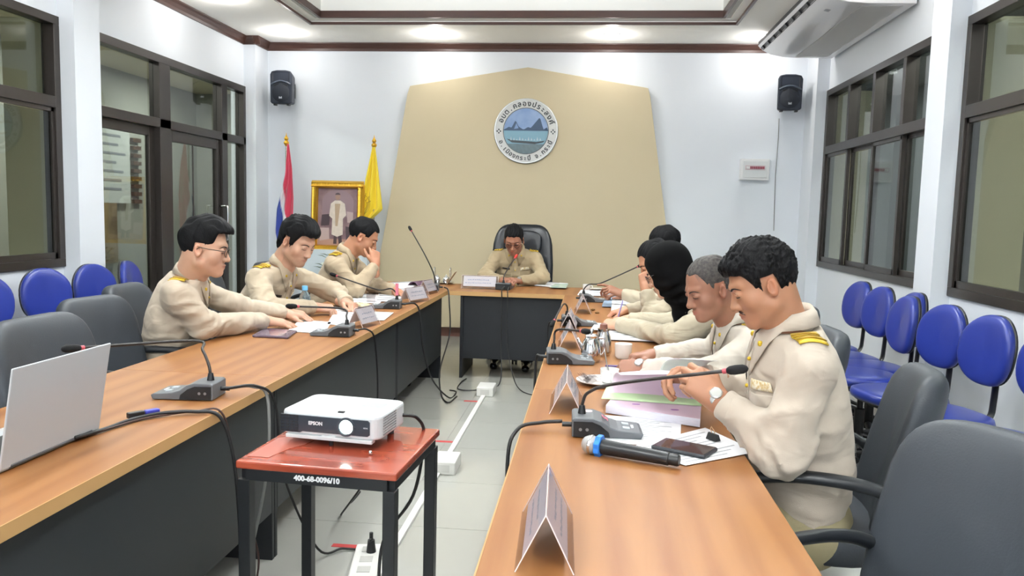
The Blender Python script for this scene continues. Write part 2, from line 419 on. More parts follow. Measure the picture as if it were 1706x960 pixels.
mb = MB(); mb.bx(XR-.015, XR, YF, 5.36, 0, .1); mb.bx(2.23, XR, 5.345, 5.36, 0, .1); mb.bx(2.23, 2.245, 5.36, 5.64, 0, .1); mb.bx(XR-.015, XR, 5.64, 8.345, 0, .1); tag(mb.build('baseboard_right', base_m), **S)

# downlights
glow_m = mat('lamp_glow', '#FFFFFF', emit='#FFFBF0', estr=14)
spots = [(-3.28, 8.19, 'far left corner'), (-1.68, 8.27, 'second from left'), (.16, 8.27, 'third from left'), (1.68, 8.3, 'behind the air conditioner'),
         (-3.35, 6.85, 'left side'), (-3.35, 4.6, ''), (-3.35, 2.3, ''), (1.85, 5.6, ''), (1.85, 3.2, ''), (1.85, 1.0, ''), (-3.35, .2, ''), (-1.6, -.9, ''), (.2, -.9, ''), (-.75, .2, '')]
for i, (x, y, w_) in enumerate(spots):
    r = empty('ceiling_downlight', (x, y, ZC), 0, None, 'ceiling light', 'round recessed downlights in the ceiling border')
    r['label'] = {0: 'round glowing downlight in ceiling border, leftmost above the left wall speaker', 1: 'round glowing downlight in ceiling border between left speaker and beige panel peak',
                  2: 'round glowing downlight in ceiling border above the right part of the beige panel', 3: 'round downlight glowing beside the air conditioner end',
                  4: 'faint downlight cut by the top edge above the glazed door'}.get(i, 'recessed downlight outside the picture, over ' + {(-3.35, 4.6): 'the blue chairs on the left', (-3.35, 2.3): 'the left window', (-3.35, .2): 'the left wall beside the camera', (1.85, 5.6): 'the right pillar', (1.85, 3.2): 'the blue chairs on the right', (1.85, 1.0): 'the near right window', (-1.6, -.9): 'the entrance end at left', (.2, -.9): 'the entrance end at right', (-.75, .2): 'the camera'}.get((x, y), 'the room'))
    mb = MB(); mb.lathe([(.062, -.004), (.085, -.008), (.09, -.002), (.09, .0)], n=28, cap=False); mb.build('rim', white_m, r, smooth=40)
    mb = MB(); mb.lathe([(.0, -.003), (.064, -.003), (.064, .0), (0, .0)], n=28); mb.build('diffuser', glow_m, r)
    ld = bpy.data.lights.new('downlight_lamp', 'POINT'); ld.shadow_soft_size = .045; ld.energy = DOWNLIGHT_W; ld.color = (1, .97, .94)
    lo = bpy.data.objects.new('lamp', ld); COL.objects.link(lo); lo.parent = r; lo.location = (0, 0, -.11)
# added pendant lamps, out of view overhead, fill the room downwards and upwards
for i, (x, y, k) in enumerate([(-1.95, 5.15, 1.0), (.45, 5.15, 1.0), (-1.95, 2.8, .6), (.45, 2.8, .6), (-1.95, -.2, 1.0), (.45, -.2, 1.0)]):
    r = empty('fill_lamp', (x, y, 3.04), 0, 'added pendant fill lamp, out of view over the %s table, %s of its row' % ('left' if x < 0 else 'right', {5.15: 'farthest', 2.8: 'middle', -.2: 'nearest'}[y]), 'ceiling light', 'added fill lamps overhead')
    mb = MB(); mb.box((0, 0, 0), (.16, 1.25, .05)); mb.build('housing', white_m, r, bevel=.006)
    for s in (-1, 1):
        mb = MB(); mb.box((0, 0, s*.028), (.14, 1.2, .006)); mb.build('diffuser', mat('fill_glow', '#FFFFFF', emit='#FFFFFF', estr=4), r)
        mb = MB(); mb.cyl((0, s*.5, .02), (0, s*.5, .41), .003, 6); mb.build('hanger', white_m, r)
        ld = bpy.data.lights.new('fill_tube', 'AREA'); ld.shape = 'RECTANGLE'; ld.size = .14; ld.size_y = 1.2; ld.energy = FILL_W*k*(.68 if s < 0 else 3.4); ld.color = (.94, .975, 1)
        lo = bpy.data.objects.new('lamp', ld); COL.objects.link(lo); lo.parent = r; lo.location = (0, 0, s*.034)
        if s > 0: lo.rotation_euler = (PI, 0, 0)
for i, (x, y, z) in enumerate([(-5.0, 10.0, 3.05), (-5.0, 5.5, 3.05), (3.2, 9.2, 3.05), (3.0, 5.6, 3.05), (3.0, 3.0, 3.05), (-4.9, 7.8, 3.05)]):  # added lamps, unseen, brighten the view through the panes
    r = empty('outside_fill_lamp', (x, y, 3.1), 0, 'added round fill lamp outside the ' + {(-5.0, 10.0): 'back end of the left corridor', (-5.0, 5.5): 'left window', (3.2, 9.2): 'back end of the right windows', (3.0, 5.6): 'right pillar', (3.0, 3.0): 'near right window'}.get((x, y), 'glazed door'), 'ceiling light', 'added fill lamps outside the room')
    mb = MB(); mb.lathe([(.12, -.03), (.12, 0)], n=20); mb.build('housing', white_m, r)
    ld = bpy.data.lights.new('outside_fill_lamp', 'AREA'); ld.shape = 'DISK'; ld.size = .24; ld.energy = OUTSIDE_FILL_W*(.9 if x < 0 else .75); ld.color = (1, .97, .9)
    lo = bpy.data.objects.new('lamp', ld); COL.objects.link(lo); lo.parent = r; lo.location = (0, 0, -.035)

ps_ = empty('fill_screen', (-.75, YF+.02, 1.0), 0, 'added glowing fill screen, unseen, on the wall behind the camera', 'screen')  # added behind the camera as a soft fill towards the far end
mb = MB(); mb.box((0, .01, .85), (2.9, .02, 1.75)); mb.build('fill_screen_face', mat('fill_screen_glow', '#E8ECEE', .6, emit='#DDE8F5', estr=.8), ps_)
mb = MB(); mb.box((0, .03, 1.78), (3.0, .09, .09)); mb.build('fill_screen_case', white_m, ps_, bevel=.01)
ld = bpy.data.lights.new('screen_fill', 'AREA'); ld.shape = 'RECTANGLE'; ld.size = 2.8; ld.size_y = 1.6; ld.energy = SCREEN_FILL_W; ld.color = (.9, .96, 1)
lo = bpy.data.objects.new('lamp', ld); COL.objects.link(lo); lo.parent = ps_; lo.location = (0, .05, .85); lo.rotation_euler = (PI/2, 0, 0)
# ------------------------------------------------------------ wall panel, emblem, things on the walls
def panel_sc(x, z, Y=8.63): k = Y/8.748; return (x*k, 1.42+(z-1.42)*k)
poly = [panel_sc(*p) for p in [(-2.53, .1), (-2.329, 1.215), (-2.085, 2.72), (-2.056, 2.81), (-.737, 3.022), (.58, 2.81), (.605, 2.72), (.863, 1.167), (1.06, .1)]][::-1]
RXZ = np.array([[1, 0, 0], [0, 0, 1], [0, 1, 0]], float)   # polygon (x,z) stood upright, thickness along Y
def upright(mb, poly, y0, y1): mb.prism(poly, y0, y1, R=RXZ)
mb = MB(); upright(mb, poly, 8.63, 8.75)
tag(mb.build('wall_panel', beige_m, bevel=.004), 'large beige house-shaped panel with a low peak on the back wall', 'wall panel')

em = empty('emblem', (-.729, 8.63, 2.314), 0, 'round silver emblem with Thai lettering round a seascape of two rocks', 'emblem')
RY = rotm(PI/2)   # lathe axis -> -Y
mb = MB(); mb.lathe([(.338, 0), (.352, 0), (.352, .03), (.345, .036), (.338, .036), (.338, 0)], R=RY, n=64, cap=False); mb.build('rim', mat('brushed_steel', '#B9BBBB', .3, metal=.8), em, smooth=30)
mb = MB(); mb.lathe([(.0, .0), (.343, 0), (.343, .032), (.0, .032)], R=RY, n=64); mb.build('ring_plate', mat('emblem_white', '#D5D6D3', .45), em, smooth=30)
mb = MB(); mb.lathe([(.244, .03), (.25, .03), (.25, .036), (.244, .036), (.244, .03)], R=RY, n=64, cap=False); mb.build('inner_line', mat('emblem_ink', '#3A4048', .5), em)
def disc_part(name, m, poly, d, parent=em, R0=.243):
    """polygon in disc coordinates clipped by circle, d=proud"""
    mb = MB(); upright(mb, poly, -.032-d, -.03); return mb.build(name, m, parent)
def circ_clip(top, bot, n=40, r=.243):
    """region between two height functions within circle"""
    xs = np.linspace(-r*.999, r*.999, n); up = []; dn = []
    for x in xs:
        c = math.sqrt(max(r*r-x*x, 0)); t = max(-c, min(c, top(x))); b = max(-c, min(c, bot(x)))
        up.append((x, t)); dn.append((x, b))
    return dn+up[::-1]
disc_part('sky', mat('emblem_sky', '#7D97C0', .5, color2='#93A9CC', nscale=6), circ_clip(lambda x: 9, lambda x: -9), .001)
disc_part('sea', mat('emblem_sea', '#7FA6B8', .5), circ_clip(lambda x: .005, lambda x: -9), .002)
disc_part('river', mat('emblem_river', '#5E7077', .5, noise=.2, nscale=30), circ_clip(lambda x: -.14, lambda x: -9), .003)
rk = mat('emblem_rock', '#2F4560', .5)
def peak(x):
    h = .03+.012*math.sin(x*60)
    h = max(h, .115-abs((x+.115))*1.9 if True else 0, .15-abs(x-.15)*(1.2 if x < .15 else 3.2)) if abs(x) < .24 else h
    return h
disc_part('rock', rk, circ_clip(peak, lambda x: .004), .003)
mb = MB(); upright(mb, [(-.13, .02), (-.105, .085), (-.08, .03)], -.0365, -.035); mb.build('rock_arch', MATS['emblem_sky'], em)
mb = MB(); upright(mb, [(-.21, -.085), (-.14, -.1), (.12, -.115), (.21, -.1), (.19, -.12), (.1, -.14), (-.15, -.125)], -.0365, -.034)
mb.build('long_tail_boat', mat('boat_dark', '#3A4247', .5), em)
mb = MB()
for i in range(11): upright(mb, [(-.17+i*.032, -.1), (-.16+i*.032, -.06-.012*(i % 3)), (-.15+i*.032, -.1)], -.037, -.034)
mb.build('boat_awning', mat('boat_pale', '#B7C6CC', .5), em)
tx = MB()
def arc_text(items, r, a0, a1, size, inward):
    n = len(items)
    for i, ch in enumerate(items):
        if ch == ' ': continue
        a = math.radians(a0+(a1-a0)*i/(n-1)); c, s_ = math.cos(a), math.sin(a)
        rad = np.array([c, 0, s_]); upv = -rad if inward else rad
        right = np.array([upv[2], 0, -upv[0]])
        R = np.stack([right, upv, np.array([0, -1, 0.])], 1)
        base_off = 0
        put_text(tx, ch, size, (rad*r)+np.array([0, -.033, 0]), R, bold=.0016, extr=.002)
arc_text(['อ', 'บ', 'ต', '.', 'ค', 'ล', 'อ', 'ง', 'ป', 'ร', 'ะ', 'ส', 'ง', 'ค์'], .293, 158, 20, .078, False)
arc_text(['อ', '.', 'เ', 'มื', 'อ', 'ง', 'ก', 'ร', 'ะ', 'บี่', ' ', 'จ', '.', 'ก', 'ร', 'ะ', 'บี่'], .296, 204, 336, .066, True)
for sx in (-1, 1):
    for (a, b) in ((.018, 0), (-.018, 0), (0, .018), (0, -.018)):
        tx.lathe([(0, 0), (.0085, 0), (.0085, .002), (0, .002)], c=(sx*.296+a, -.033, b-.005), R=RY, n=10)
tag(tx.build('lettering', mat('emblem_black', '#20262B', .5), em), kind='stuff')

def speaker(x, z, rz, lab):
    s = empty('wall_speaker', (x, 8.72, z), rz, lab, 'speaker', 'black speakers high on the back wall')
    sh = mat('speaker_shell', '#262C38', .45)
    mb = MB(); P = [(-.105, -.18), (.105, -.18), (.125, -.16), (.128, .14), (.11, .175), (.05, .187), (-.05, .187), (-.11, .175), (-.128, .14), (-.125, -.16)]
    n = len(P); V = [(a, -.27, b) for a, b in P]+[(a*.62, -.06, b*.9) for a, b in P]
    mb.add(V, [tuple(range(n)), tuple(range(2*n-1, n-1, -1))]+[(i, n+i, n+(i+1) % n, (i+1) % n) for i in range(n)])
    mb.build('cabinet', sh, s, bevel=.012)
    mb = MB(); hv = [(-.095, .165), (.095, .165), (.095, .055), (.05, .075), (0, .085), (-.05, .075), (-.095, .055)]
    n = len(hv); V = [(a, -.273, b) for a, b in hv]+[(a*.25, -.24, .12+(b-.12)*.25) for a, b in hv]
    mb.add(V, [(i, (i+1) % n, n+(i+1) % n, n+i) for i in range(n)]+[tuple(range(n, 2*n))]); mb.build('horn', mat('horn_black', '#14171E', .4), s)
    mb = MB(); mb.tube(spline([(-.11, -.272, .03), (-.06, -.276, .055), (0, -.277, .068), (.06, -.276, .055), (.11, -.272, .03)], 4), .011, 8); mb.build('brow', mat('speaker_brow', '#4A525F', .4), s, smooth=60)
    for sx in (-1, 1):
        mb = MB(); mb.box((sx*.045, -.274, .022), (.06, .008, .014), rotm(0, sx*.3)); mb.build('port', black_m, s)
    mb = MB(); mb.lathe([(0, 0), (.095, 0), (.1, .006), (.09, .012), (0, .016)], c=(0, -.268, -.06), R=RY, n=28, sy=1.0); mb.build('grille', mat('grille', '#1F242E', .6, bump=.6, bscale=400), s, smooth=50)
    mb = MB(); mb.box((0, -.287, -.115), (.034, .004, .016)); mb.box((-.012, -.287, -.106), (.008, .004, .01)); mb.box((.012, -.287, -.106), (.008, .004, .01)); mb.build('logo_plate', mat('silver_print', '#C9CCD0', .3, metal=.5), s)
    for sx in (-1, 1):
        mb = MB(); mb.box((sx*.075, -.24, -.185), (.03, .05, .02)); mb.build('foot', black_m, s, bevel=.004)
    mb = MB(); mb.box((0, -.035, 0), (.06, .07, .09)); mb.box((0, 0.012, 0), (.1, .035, .16)); mb.build('bracket', black_m, s)
    return s
speaker(-3.43, 2.735, 0, 'black loudspeaker on the back wall, above the red, white and blue flag')
speaker(2.01, 2.73, 0, 'black loudspeaker on the back wall, above the white breaker box and near the right windows')

bx = empty('breaker_box', (1.74, 8.75, 1.95), 0, 'white breaker box with red switches on the right of the back wall', 'breaker box')
mb = MB(); mb.box((0, -.045, 0), (.3, .09, .225)); mb.build('case', white_m, bx, bevel=.006)
mb = MB(); mb.box((0, -.093, .0), (.25, .012, .175)); mb.build('cover', mat('cover_white', '#DADDDD', .4), bx, bevel=.003)
mb = MB(); mb.box((.0, -.1, .018), (.21, .004, .05)); mb.build('window_strip', mat('pale_strip', '#CDBFC2', .4), bx)
for i in range(10):
    mb = MB(); mb.box((-.085+i*.019, -.106, .018), (.014, .014, .026)); mb.build('breaker_switch', mat('red_switch', '#9A4A58', .5) if i > 1 else white_m, bx)
tag(MB().tube([(1.98, 8.745, 2.5), (1.983, 8.742, 2.3), (1.975, 8.742, 1.9), (1.985, 8.742, 1.45), (1.99, 8.742, 1.3)], .004, 6).build('wall_wire', gcable_m), 'thin grey wire running down the back wall under the right speaker', 'wire')

# air conditioner hung under the ceiling over the right windows
ac = empty('air_conditioner', (2.0, 7.2, 3.27), 0, 'long white ceiling air conditioner with dark louvre slots above the right windows', 'air conditioner')
prof = [(1.76, 3.262), (1.66, 3.225), (1.62, 3.185), (1.625, 3.15), (1.66, 3.105), (1.74, 3.065), (1.86, 3.042), (2.0, 3.033), (2.34, 3.03), (2.34, 3.262)]
mb = MB(); mb.prism([(a-2.0, b-3.27) for a, b in prof], 6.18-7.2, 8.22-7.2, R=RXZ); mb.build('body', mat('ac_white', '#DCDCDE', .22, coat=.4), ac, smooth=35, bevel=.004)
mb = MB(); mb.prism([(-.377, -.085), (-.37, -.11), (-.33, -.165), (-.335, -.17), (-.387, -.115), (-.385, -.085)], 6.2-7.2, 8.2-7.2, R=RXZ); mb.build('outlet_slot', mat('ac_dark', '#3A393D', .5), ac)
mb = MB(); mb.box((-.372, 0, -.128), (.03, 2.03, .008), rotm(0, .8)); mb.build('outlet_divider', MATS['ac_white'], ac)
for i in range(9):
    mb = MB(); mb.box((-.352, -.9+i*.225, -.155), (.035, .05, .028), rotm(0, .8)); mb.build('louvre_fin', black_m, ac)
mb = MB(); mb.box((-.23, -.72, -.2095), (.07, .06, .003), rotm(0, .25)); mb.build('badge', mat('ac_badge', '#8A8B90', .4), ac)
mb = MB(); mb.box((-.2, .95, -.213), (.04, .03, .003), rotm(0, .22)); mb.build('label_sticker', mat('ac_sticker', '#A9ABB0', .4), ac)
mb = MB(); mb.box((.12, 0, -.239), (.3, 1.9, .004)); mb.build('intake_grille', mat('ac_intake', '#BEBDBB', .5, bump=.5, bscale=120, stretch=(1, 8, 1)), ac)

# ------------------------------------------------------------ flags, portrait, flowers
def finial(r, z):
    mb = MB(); mb.lathe([(0, 0), (.014, 0), (.016, .012), (.026, .022), (.03, .038), (.022, .052), (.013, .058), (.02, .068), (.024, .08), (.016, .096), (.006, .115), (.001, .145)], c=(0, 0, z), n=16); mb.build('finial', gold_m, r, smooth=50)
def pole(x, y, ztop, lab, lean=0):
    r = empty('flag_on_stand', (x, y, 0), 0, lab, 'flag')
    mb = MB(); mb.cyl((0, 0, .03), (lean, 0, ztop-.13), .0105, 12); mb.build('pole', mat('pole_metal', '#B8B6A8', .25, metal=.8), r, smooth=60); 
    f = MB(); f.lathe([(.14, 0), (.15, .015), (.05, .04), (.02, .05), (.018, .09)], n=24); f.build('base', chrome_m, r, smooth=40)
    finial(r, ztop-.14)
    return r
def cloth(r, name, edges, colfun, m, nu=40, nv=26, fold=.02, nf=3, y0=-.02, extra=None):
    """edges: left(t), right(t) polylines top->bottom in (x,z); v across"""
    Lp, Rp = edges
    def pl(P, t):
        P = np.array(P, float); d = np.r_[0, np.cumsum(np.linalg.norm(np.diff(P, axis=0), axis=1))]; d /= d[-1]
        return np.array([np.interp(t, d, P[:, 0]), np.interp(t, d, P[:, 1])])
    V = []; C = []; F = []
    for i in range(nu+1):
        t = i/nu; a = pl(Lp, t); b = pl(Rp, t)
        for j in range(nv+1):
            v = j/nv; p = a*(1-v)+b*v
            V.append((p[0], y0-fold*min(1, t*2.5+.15)*math.sin(v*nf*2*PI+2*t)-.02*t, p[1])); C.append(lin(colfun(t, v)))
    for i in range(nu):
        for j in range(nv): k = i*(nv+1)+j; F.append((k, k+nv+1, k+nv+2, k+1))
    return mesh_obj(name, V, F, m, r, smooth=180, col=C, solid=.002)
fl_m = mat('flag_cloth', '#FFFFFF', .75, attr='Col', bump=.2, bscale=40, sheen=.2)
r = pole(-3.31, 8.3, 2.225, 'Thai flag, red, white and blue, hanging on a pole left of the portrait')
Q = lambda pts, x0: [((u-x0)*.00645, 2.223-(v-222)*.00645) for u, v in pts]
def thai(t, v):
    b1 = min(max((t-.28)/.36*.85, 0), .85); b2 = min(max((t-.38)/.28*.64, 0), .64); k = (t-.66)*1.5
    if v < k-.2: return '#B2313F'
    if v < k: return '#DCDDE2'
    return '#C8405A' if v >= b1 else ('#E2E3E8' if v >= b2 else '#30428F')
cloth(r, 'flag_cloth', (Q([(480, 240), (477, 290), (471, 318), (463, 350), (461, 385), (462, 420), (468, 470)], 477), Q([(483, 240), (489, 280), (492, 330), (490, 390), (492, 430), (486, 480)], 477)), thai, fl_m, nv=50, nf=2.2)
r = pole(-2.335, 8.3, 2.215, 'yellow flag with a faint brown crest on a pole right of the portrait')
cloth(r, 'flag_cloth', (Q([(622, 243), (615, 280), (606, 330), (597, 372), (589, 388)], 624), Q([(627, 243), (633, 285), (637, 320), (640, 346), (600, 382)], 624)), lambda t, v: '#F6DC3C' if (abs(v-.5) > .02 or 1) else '', fl_m, nf=2.4, fold=.03)
mb = MB(); c0 = np.array([(608-624)*.00645, 2.223-(338-222)*.00645])
for rad in (.05, .085):
    mb.tube([(c0[0]+rad*math.cos(a), -.082, c0[1]+rad*1.2*math.sin(a)) for a in np.linspace(0, 2*PI, 28)[:-1]], .0022, 4, closed=True)
for a in np.linspace(.3, PI-.3, 7): mb.tube([(c0[0]+.05*math.cos(a), -.082, c0[1]+.05*math.sin(a)), (c0[0]+.1*math.cos(a), -.083, c0[1]+.13*math.sin(a))], .003, 4)
mb.build('crest_print', mat('crest_brown', '#A8811C', .6), r)

# altar with cloth, portrait in gilt frame, flowers
at_ = empty('altar_table', (-2.72, 8.28, 0), 0, 'small draped altar table with a pale cloth under the gilt portrait', 'table')
clo = mat('altar_cloth', '#D3DEE4', .7, bump=.3, bscale=20)
V = []; F = []; n = 72
for zi, (z, k) in enumerate(((.985, .0), (.985, 1), (.97, 1.01), (.6, 1.04), (.2, 1.07))):
    for i in range(n):
        a = 2*PI*i/n; c, s_ = math.cos(a), math.sin(a); e = .3
        x = .36*math.copysign(abs(c)**e, c); y = .22*math.copysign(abs(s_)**e, s_); wv = 1+(.03*math.sin(a*18))*(zi > 2)
        V.append((x*k*wv, y*k*wv, z))
for zi in range(4):
    for i in range(n): F.append((zi*n+i, zi*n+(i+1) % n, (zi+1)*n+(i+1) % n, (zi+1)*n+i))
mesh_obj('cloth', V, F, clo, at_, smooth=60)
for sx in (-1, 1):
    for sy in (-1, 1): MB().box((sx*.3, sy*.17, .49), (.04, .04, .98)).build('leg', mat('altar_wood', '#5A3A22', .5), at_)
pf = empty('framed_portrait', (-2.7, 8.17, .99), math.radians(2), 'gilt framed sepia portrait of a standing figure in white, between the two flags', 'picture')
W2, H2 = .252, .345
tilt = rotm(-.07)
def pfb(mb, c, d): mb.box(np.array(c)@tilt.T, d, tilt)
def frame_rail(a, b, wid, dep, name):
    mb = MB(); a = np.array(a, float); b = np.array(b, float); L_ = np.linalg.norm(b-a); nseg = int(L_/.012); d = (b-a)/L_; pr = np.array([-d[1], d[0]])
    V = []; F = []
    prof = [(-.5, .0), (-.5, .5), (-.3, 1), (-.05, .75), (.2, .9), (.42, .45), (.5, .3), (.5, 0)]
    k = len(prof)
    for i in range(nseg+1):
        t = i/nseg; p = a+(b-a)*t; bumpy = 1+.16*abs(math.sin(t*L_/.03*PI))
        m_ = -min(t, 1-t)*L_  # mitre
        for (o_, h_) in prof:
            q = p+pr*o_*wid+d*0
            V.append((q[0], -dep*h_*bumpy, q[1]+H2))
    for i in range(nseg):
        for j in range(k): F.append((i*k+j, i*k+(j+1) % k, (i+1)*k+(j+1) % k, (i+1)*k+j))
    F += [tuple(range(k))[::-1], tuple(nseg*k+j for j in range(k))]
    V = np.array(V)@tilt.T
    return mb.add(V, F).build(name, gold_m, pf, smooth=60)
frame_rail((-W2, -H2), (-W2, H2), .075, .045, 'frame_side'); frame_rail((W2, H2), (W2, -H2), .075, .045, 'frame_side')
frame_rail((-W2-.03, H2), (W2+.03, H2), .08, .052, 'frame_top'); frame_rail((W2+.03, -H2), (-W2-.03, -H2), .08, .052, 'frame_bottom')
def pic(poly, y, m, name):
    mb = MB(); V0 = [(a, y, b+H2) for a, b in poly]; V1 = [(a, y-.0012, b+H2) for a, b in poly]; n = len(poly)
    mb.add(np.array(V1+V0)@tilt.T, [tuple(range(n))[::-1], tuple(range(n, 2*n))]+[(i, (i+1) % n, n+(i+1) % n, n+i) for i in range(n)]); return mb.build(name, m, ph if name != 'print' else pf)
ph = pic([(-.215, -.31), (.215, -.31), (.215, .31), (-.215, .31)], .0, mat('sepia_print', '#8C7274', .5, color2='#6E5559', nscale=7), 'print')
el = lambda cx, cy, rx, ry, a0=0, a1=2*PI, n=20: [(cx+rx*math.cos(a), cy+ry*math.sin(a)) for a in np.linspace(a0, a1, n, endpoint=(a1-a0) < 6)]
sp1 = mat('sepia_pale', '#B5A09C', .5); sp2 = mat('sepia_dark', '#43343A', .5); sp3 = mat('coat_print', '#D9CDBF', .5, noise=.1, nscale=30); sp4 = mat('face_print', '#9A7B6C', .5)
pic(el(0, .16, .17, .13, 0, PI)+[(-.17, .0), (.17, .0)], -.002, mat('sepia_arch', '#8B747A', .5), 'print_arch')
pic([(-.215, -.31), (.215, -.31), (.215, -.24), (-.215, -.24)], -.003, mat('sepia_floor', '#A98575', .5), 'print_floor')
pic([(-.2, -.12), (-.09, -.12), (-.085, -.24), (-.19, -.26)], -.004, sp1, 'print_table'); pic([(.09, -.1), (.2, -.12), (.2, -.25), (.1, -.26)], -.004, sp2, 'print_table')
pic([(-.17, .02), (-.08, .03), (-.09, -.09), (-.18, -.1)], -.004, sp2, 'print_chair'); pic([(.1, .06), (.17, .05), (.17, -.06), (.11, -.06)], -.0045, sp1, 'print_chair')
pic([(-.035, -.2), (-.002, -.2), (-.004, -.29), (-.04, -.29)], -.005, sp2, 'print_leg'); pic([(.01, -.2), (.045, -.2), (.06, -.29), (.02, -.29)], -.005, sp2, 'print_leg')
pic([(-.075, .14), (-.03, .175), (.03, .175), (.078, .14), (.095, .02), (.06, -.02), (.062, -.19), (.0, -.215), (-.06, -.19), (-.055, -.02), (-.09, .01)], -.006, sp3, 'print_coat')
pic([(-.03, .14), (.03, .14), (.005, -.1), (-.02, -.1)], -.0075, mat('sash_print', '#B29A80', .5), 'print_sash')
pic(el(0, .215, .027, .036), -.007, sp4, 'print_head'); pic(el(0, .235, .028, .022, 0, PI), -.0085, sp2, 'print_hair')
mb = MB(); mb.box(np.array((0, .012, H2))@tilt.T, (.46, .02, .66), tilt); mb.build('backing', mat('backing_board', '#6A4A2A', .7), pf)

fs = empty('flower_arrangement', (-2.62, 7.86, 0), 0, 'white and pale green flower arrangement standing below the gilt portrait', 'flowers')
mb = MB(); mb.lathe([(.1, 0), (.11, .02), (.03, .05), (.02, .5), (.05, .6), (.09, .66), (.1, .72)], n=20); mb.build('stand', chrome_m, fs, smooth=50)
lf = MB(); pt = MB()
rng = random.Random(3)
for i in range(46):
    a = rng.uniform(0, 2*PI); e = rng.uniform(-.1, 1.3); rr = .13
    c = np.array((rr*math.cos(a)*math.cos(e), rr*math.sin(a)*math.cos(e), .78+.16*math.sin(e)))
    if i % 3:
        for k in range(5):
            b = 2*PI*k/5; pt.sell(c+.016*np.array((math.cos(b), math.sin(b)*.6, .4*math.sin(b))), (.028, .02, .022), 1, 1, 8, 5)
    else:
        d = np.array((math.cos(a), math.sin(a), .5)); lf.tube([c, c+d*.05, c+d*.1+np.array((0, 0, -.02))], [.004, .014, .002], 5, flat=.3)
pt.build('blossoms', mat('white_petal', '#E9F1E6', .6), fs, smooth=60); lf.build('leaves', mat('dark_leaf', '#3A5A3E', .5), fs, smooth=60)

# notice boards in the corridor seen through the glass
nb = empty('notice_board', (-5.98, 9.0, 1.9), 0, 'white notice board with rows of grey print seen through the glazed door', 'notice board')
mb = MB(); mb.box((.02, 0, .0), (.04, 1.3, .95)); mb.build('board', mat('notice_white', '#B9BDB8', .6), nb)
ln = MB()
for i in range(7): ln.box((.042, .05*(i % 3), .36-i*.11), (.004, .9-.2*(i % 2), .03))
ln.build('print_rows', ink_m, nb)
nb2 = empty('brown_board', (-5.98, 8.6, 1.05), 0, 'brown poster board under the white notice board beyond the glass', 'poster board')
mb = MB(); mb.box((.02, 0, 0), (.04, 1.5, .75)); mb.build('board', mat('brown_board_paint', '#6A5A44', .5, color2='#8C7A5C', nscale=3), nb2)
for i in range(9):
    mb = MB(); mb.box((-5.98, 9.85, 1.45+i*.1), (.05, .18, .05)); tag(mb.build('wooden_slat', mat('slat_brown', '#4A3424', .5)), ('lowest' if i == 0 else 'topmost' if i == 8 else ['', 'second', 'third', 'fourth', 'fifth', 'sixth', 'seventh', 'eighth'][i]+' from the bottom')+' of the short dark wooden slats beyond the glass door', 'slat', 'wooden slats on the corridor wall')

# ------------------------------------------------------------ desks
def desk(name_lab, x0, x1, y0, y1, face, legs=True, cat='table'):
    """face: '+x','-x','-y' side that carries the modesty panel"""
    cx, cy = (x0+x1)/2, (y0+y1)/2
    r = empty('conference_desk', (cx, cy, 0), 0, name_lab, cat)
    hx, hy = (x1-x0)/2, (y1-y0)/2
    mb = MB(); mb.bx(-hx+.0005, hx-.0005, -hy+.0005, hy-.0005, .718, .75); mb.build('desktop', desk_m if face != '-y' else desk_m, r, bevel=.0015)
    e = .0022
    mb = MB()
    if face == '+x': mb.bx(hx-.001, hx+e, -hy, hy, .715, .7505)
    if face == '-x': mb.bx(-hx-e, -hx+.001, -hy, hy, .715, .7505)
    if face == '-y': mb.bx(-hx, hx, -hy-e, -hy+.001, .715, .7505)
    mb.build('edge_band', desk_edge_m, r)
    if face in ('+x', '-x'):
        s = 1 if face == '+x' else -1; px = s*(hx-.05)
        mb = MB(); mb.bx(px-.01, px+.01, -hy+.03, hy-.03, .2, .716); mb.build('modesty_panel', desk_dark_m, r)
        for yy in (-hy+.0, hy-.03):
            mb = MB(); mb.bx(-hx+.08, hx-.04, yy+.003, yy+.027, 0, .716) if s > 0 else mb.bx(-hx+.04, hx-.08, yy+.003, yy+.027, 0, .716)
            mb.build('leg_panel', desk_leg_m, r, bevel=.002)
    else:
        mb = MB(); mb.bx(-1.05-cx, -.2-cx, -hy+.05, -hy+.07, .17, .716); mb.build('modesty_panel', desk_leg_m, r)
        for xx in (-1.075, -.2):
            mb = MB(); mb.bx(xx-cx, xx+.025-cx, -hy+.03, hy-.05, 0, .716); mb.build('leg_panel', desk_leg_m, r, bevel=.002)
    return r
LY = [.95, 2.95, 4.95, 6.5]
desk('near left wooden desk with the laptop on it, black front panel', -1.88, -1.19, LY[0], LY[1], '+x')
desk('middle left wooden desk in front of the man with glasses', -1.88, -1.19, LY[1], LY[2], '+x')
desk('far left wooden desk in front of the man with a hand to his face', -1.88, -1.19, LY[2], LY[3], '+x')
desk('near right wooden desk with the wireless microphone and phone on it', -.19, .462, LY[0], LY[1], '-x')
desk('middle right wooden desk with the steel jug on it', -.19, .462, LY[1], LY[2], '-x')
desk('far right wooden desk before the two farthest men', -.19, .462, LY[2], LY[3], '-x')
desk('head table across the far end with black front panel, the chairman behind it', -1.88, .462, LY[3], 7.2, '-y')

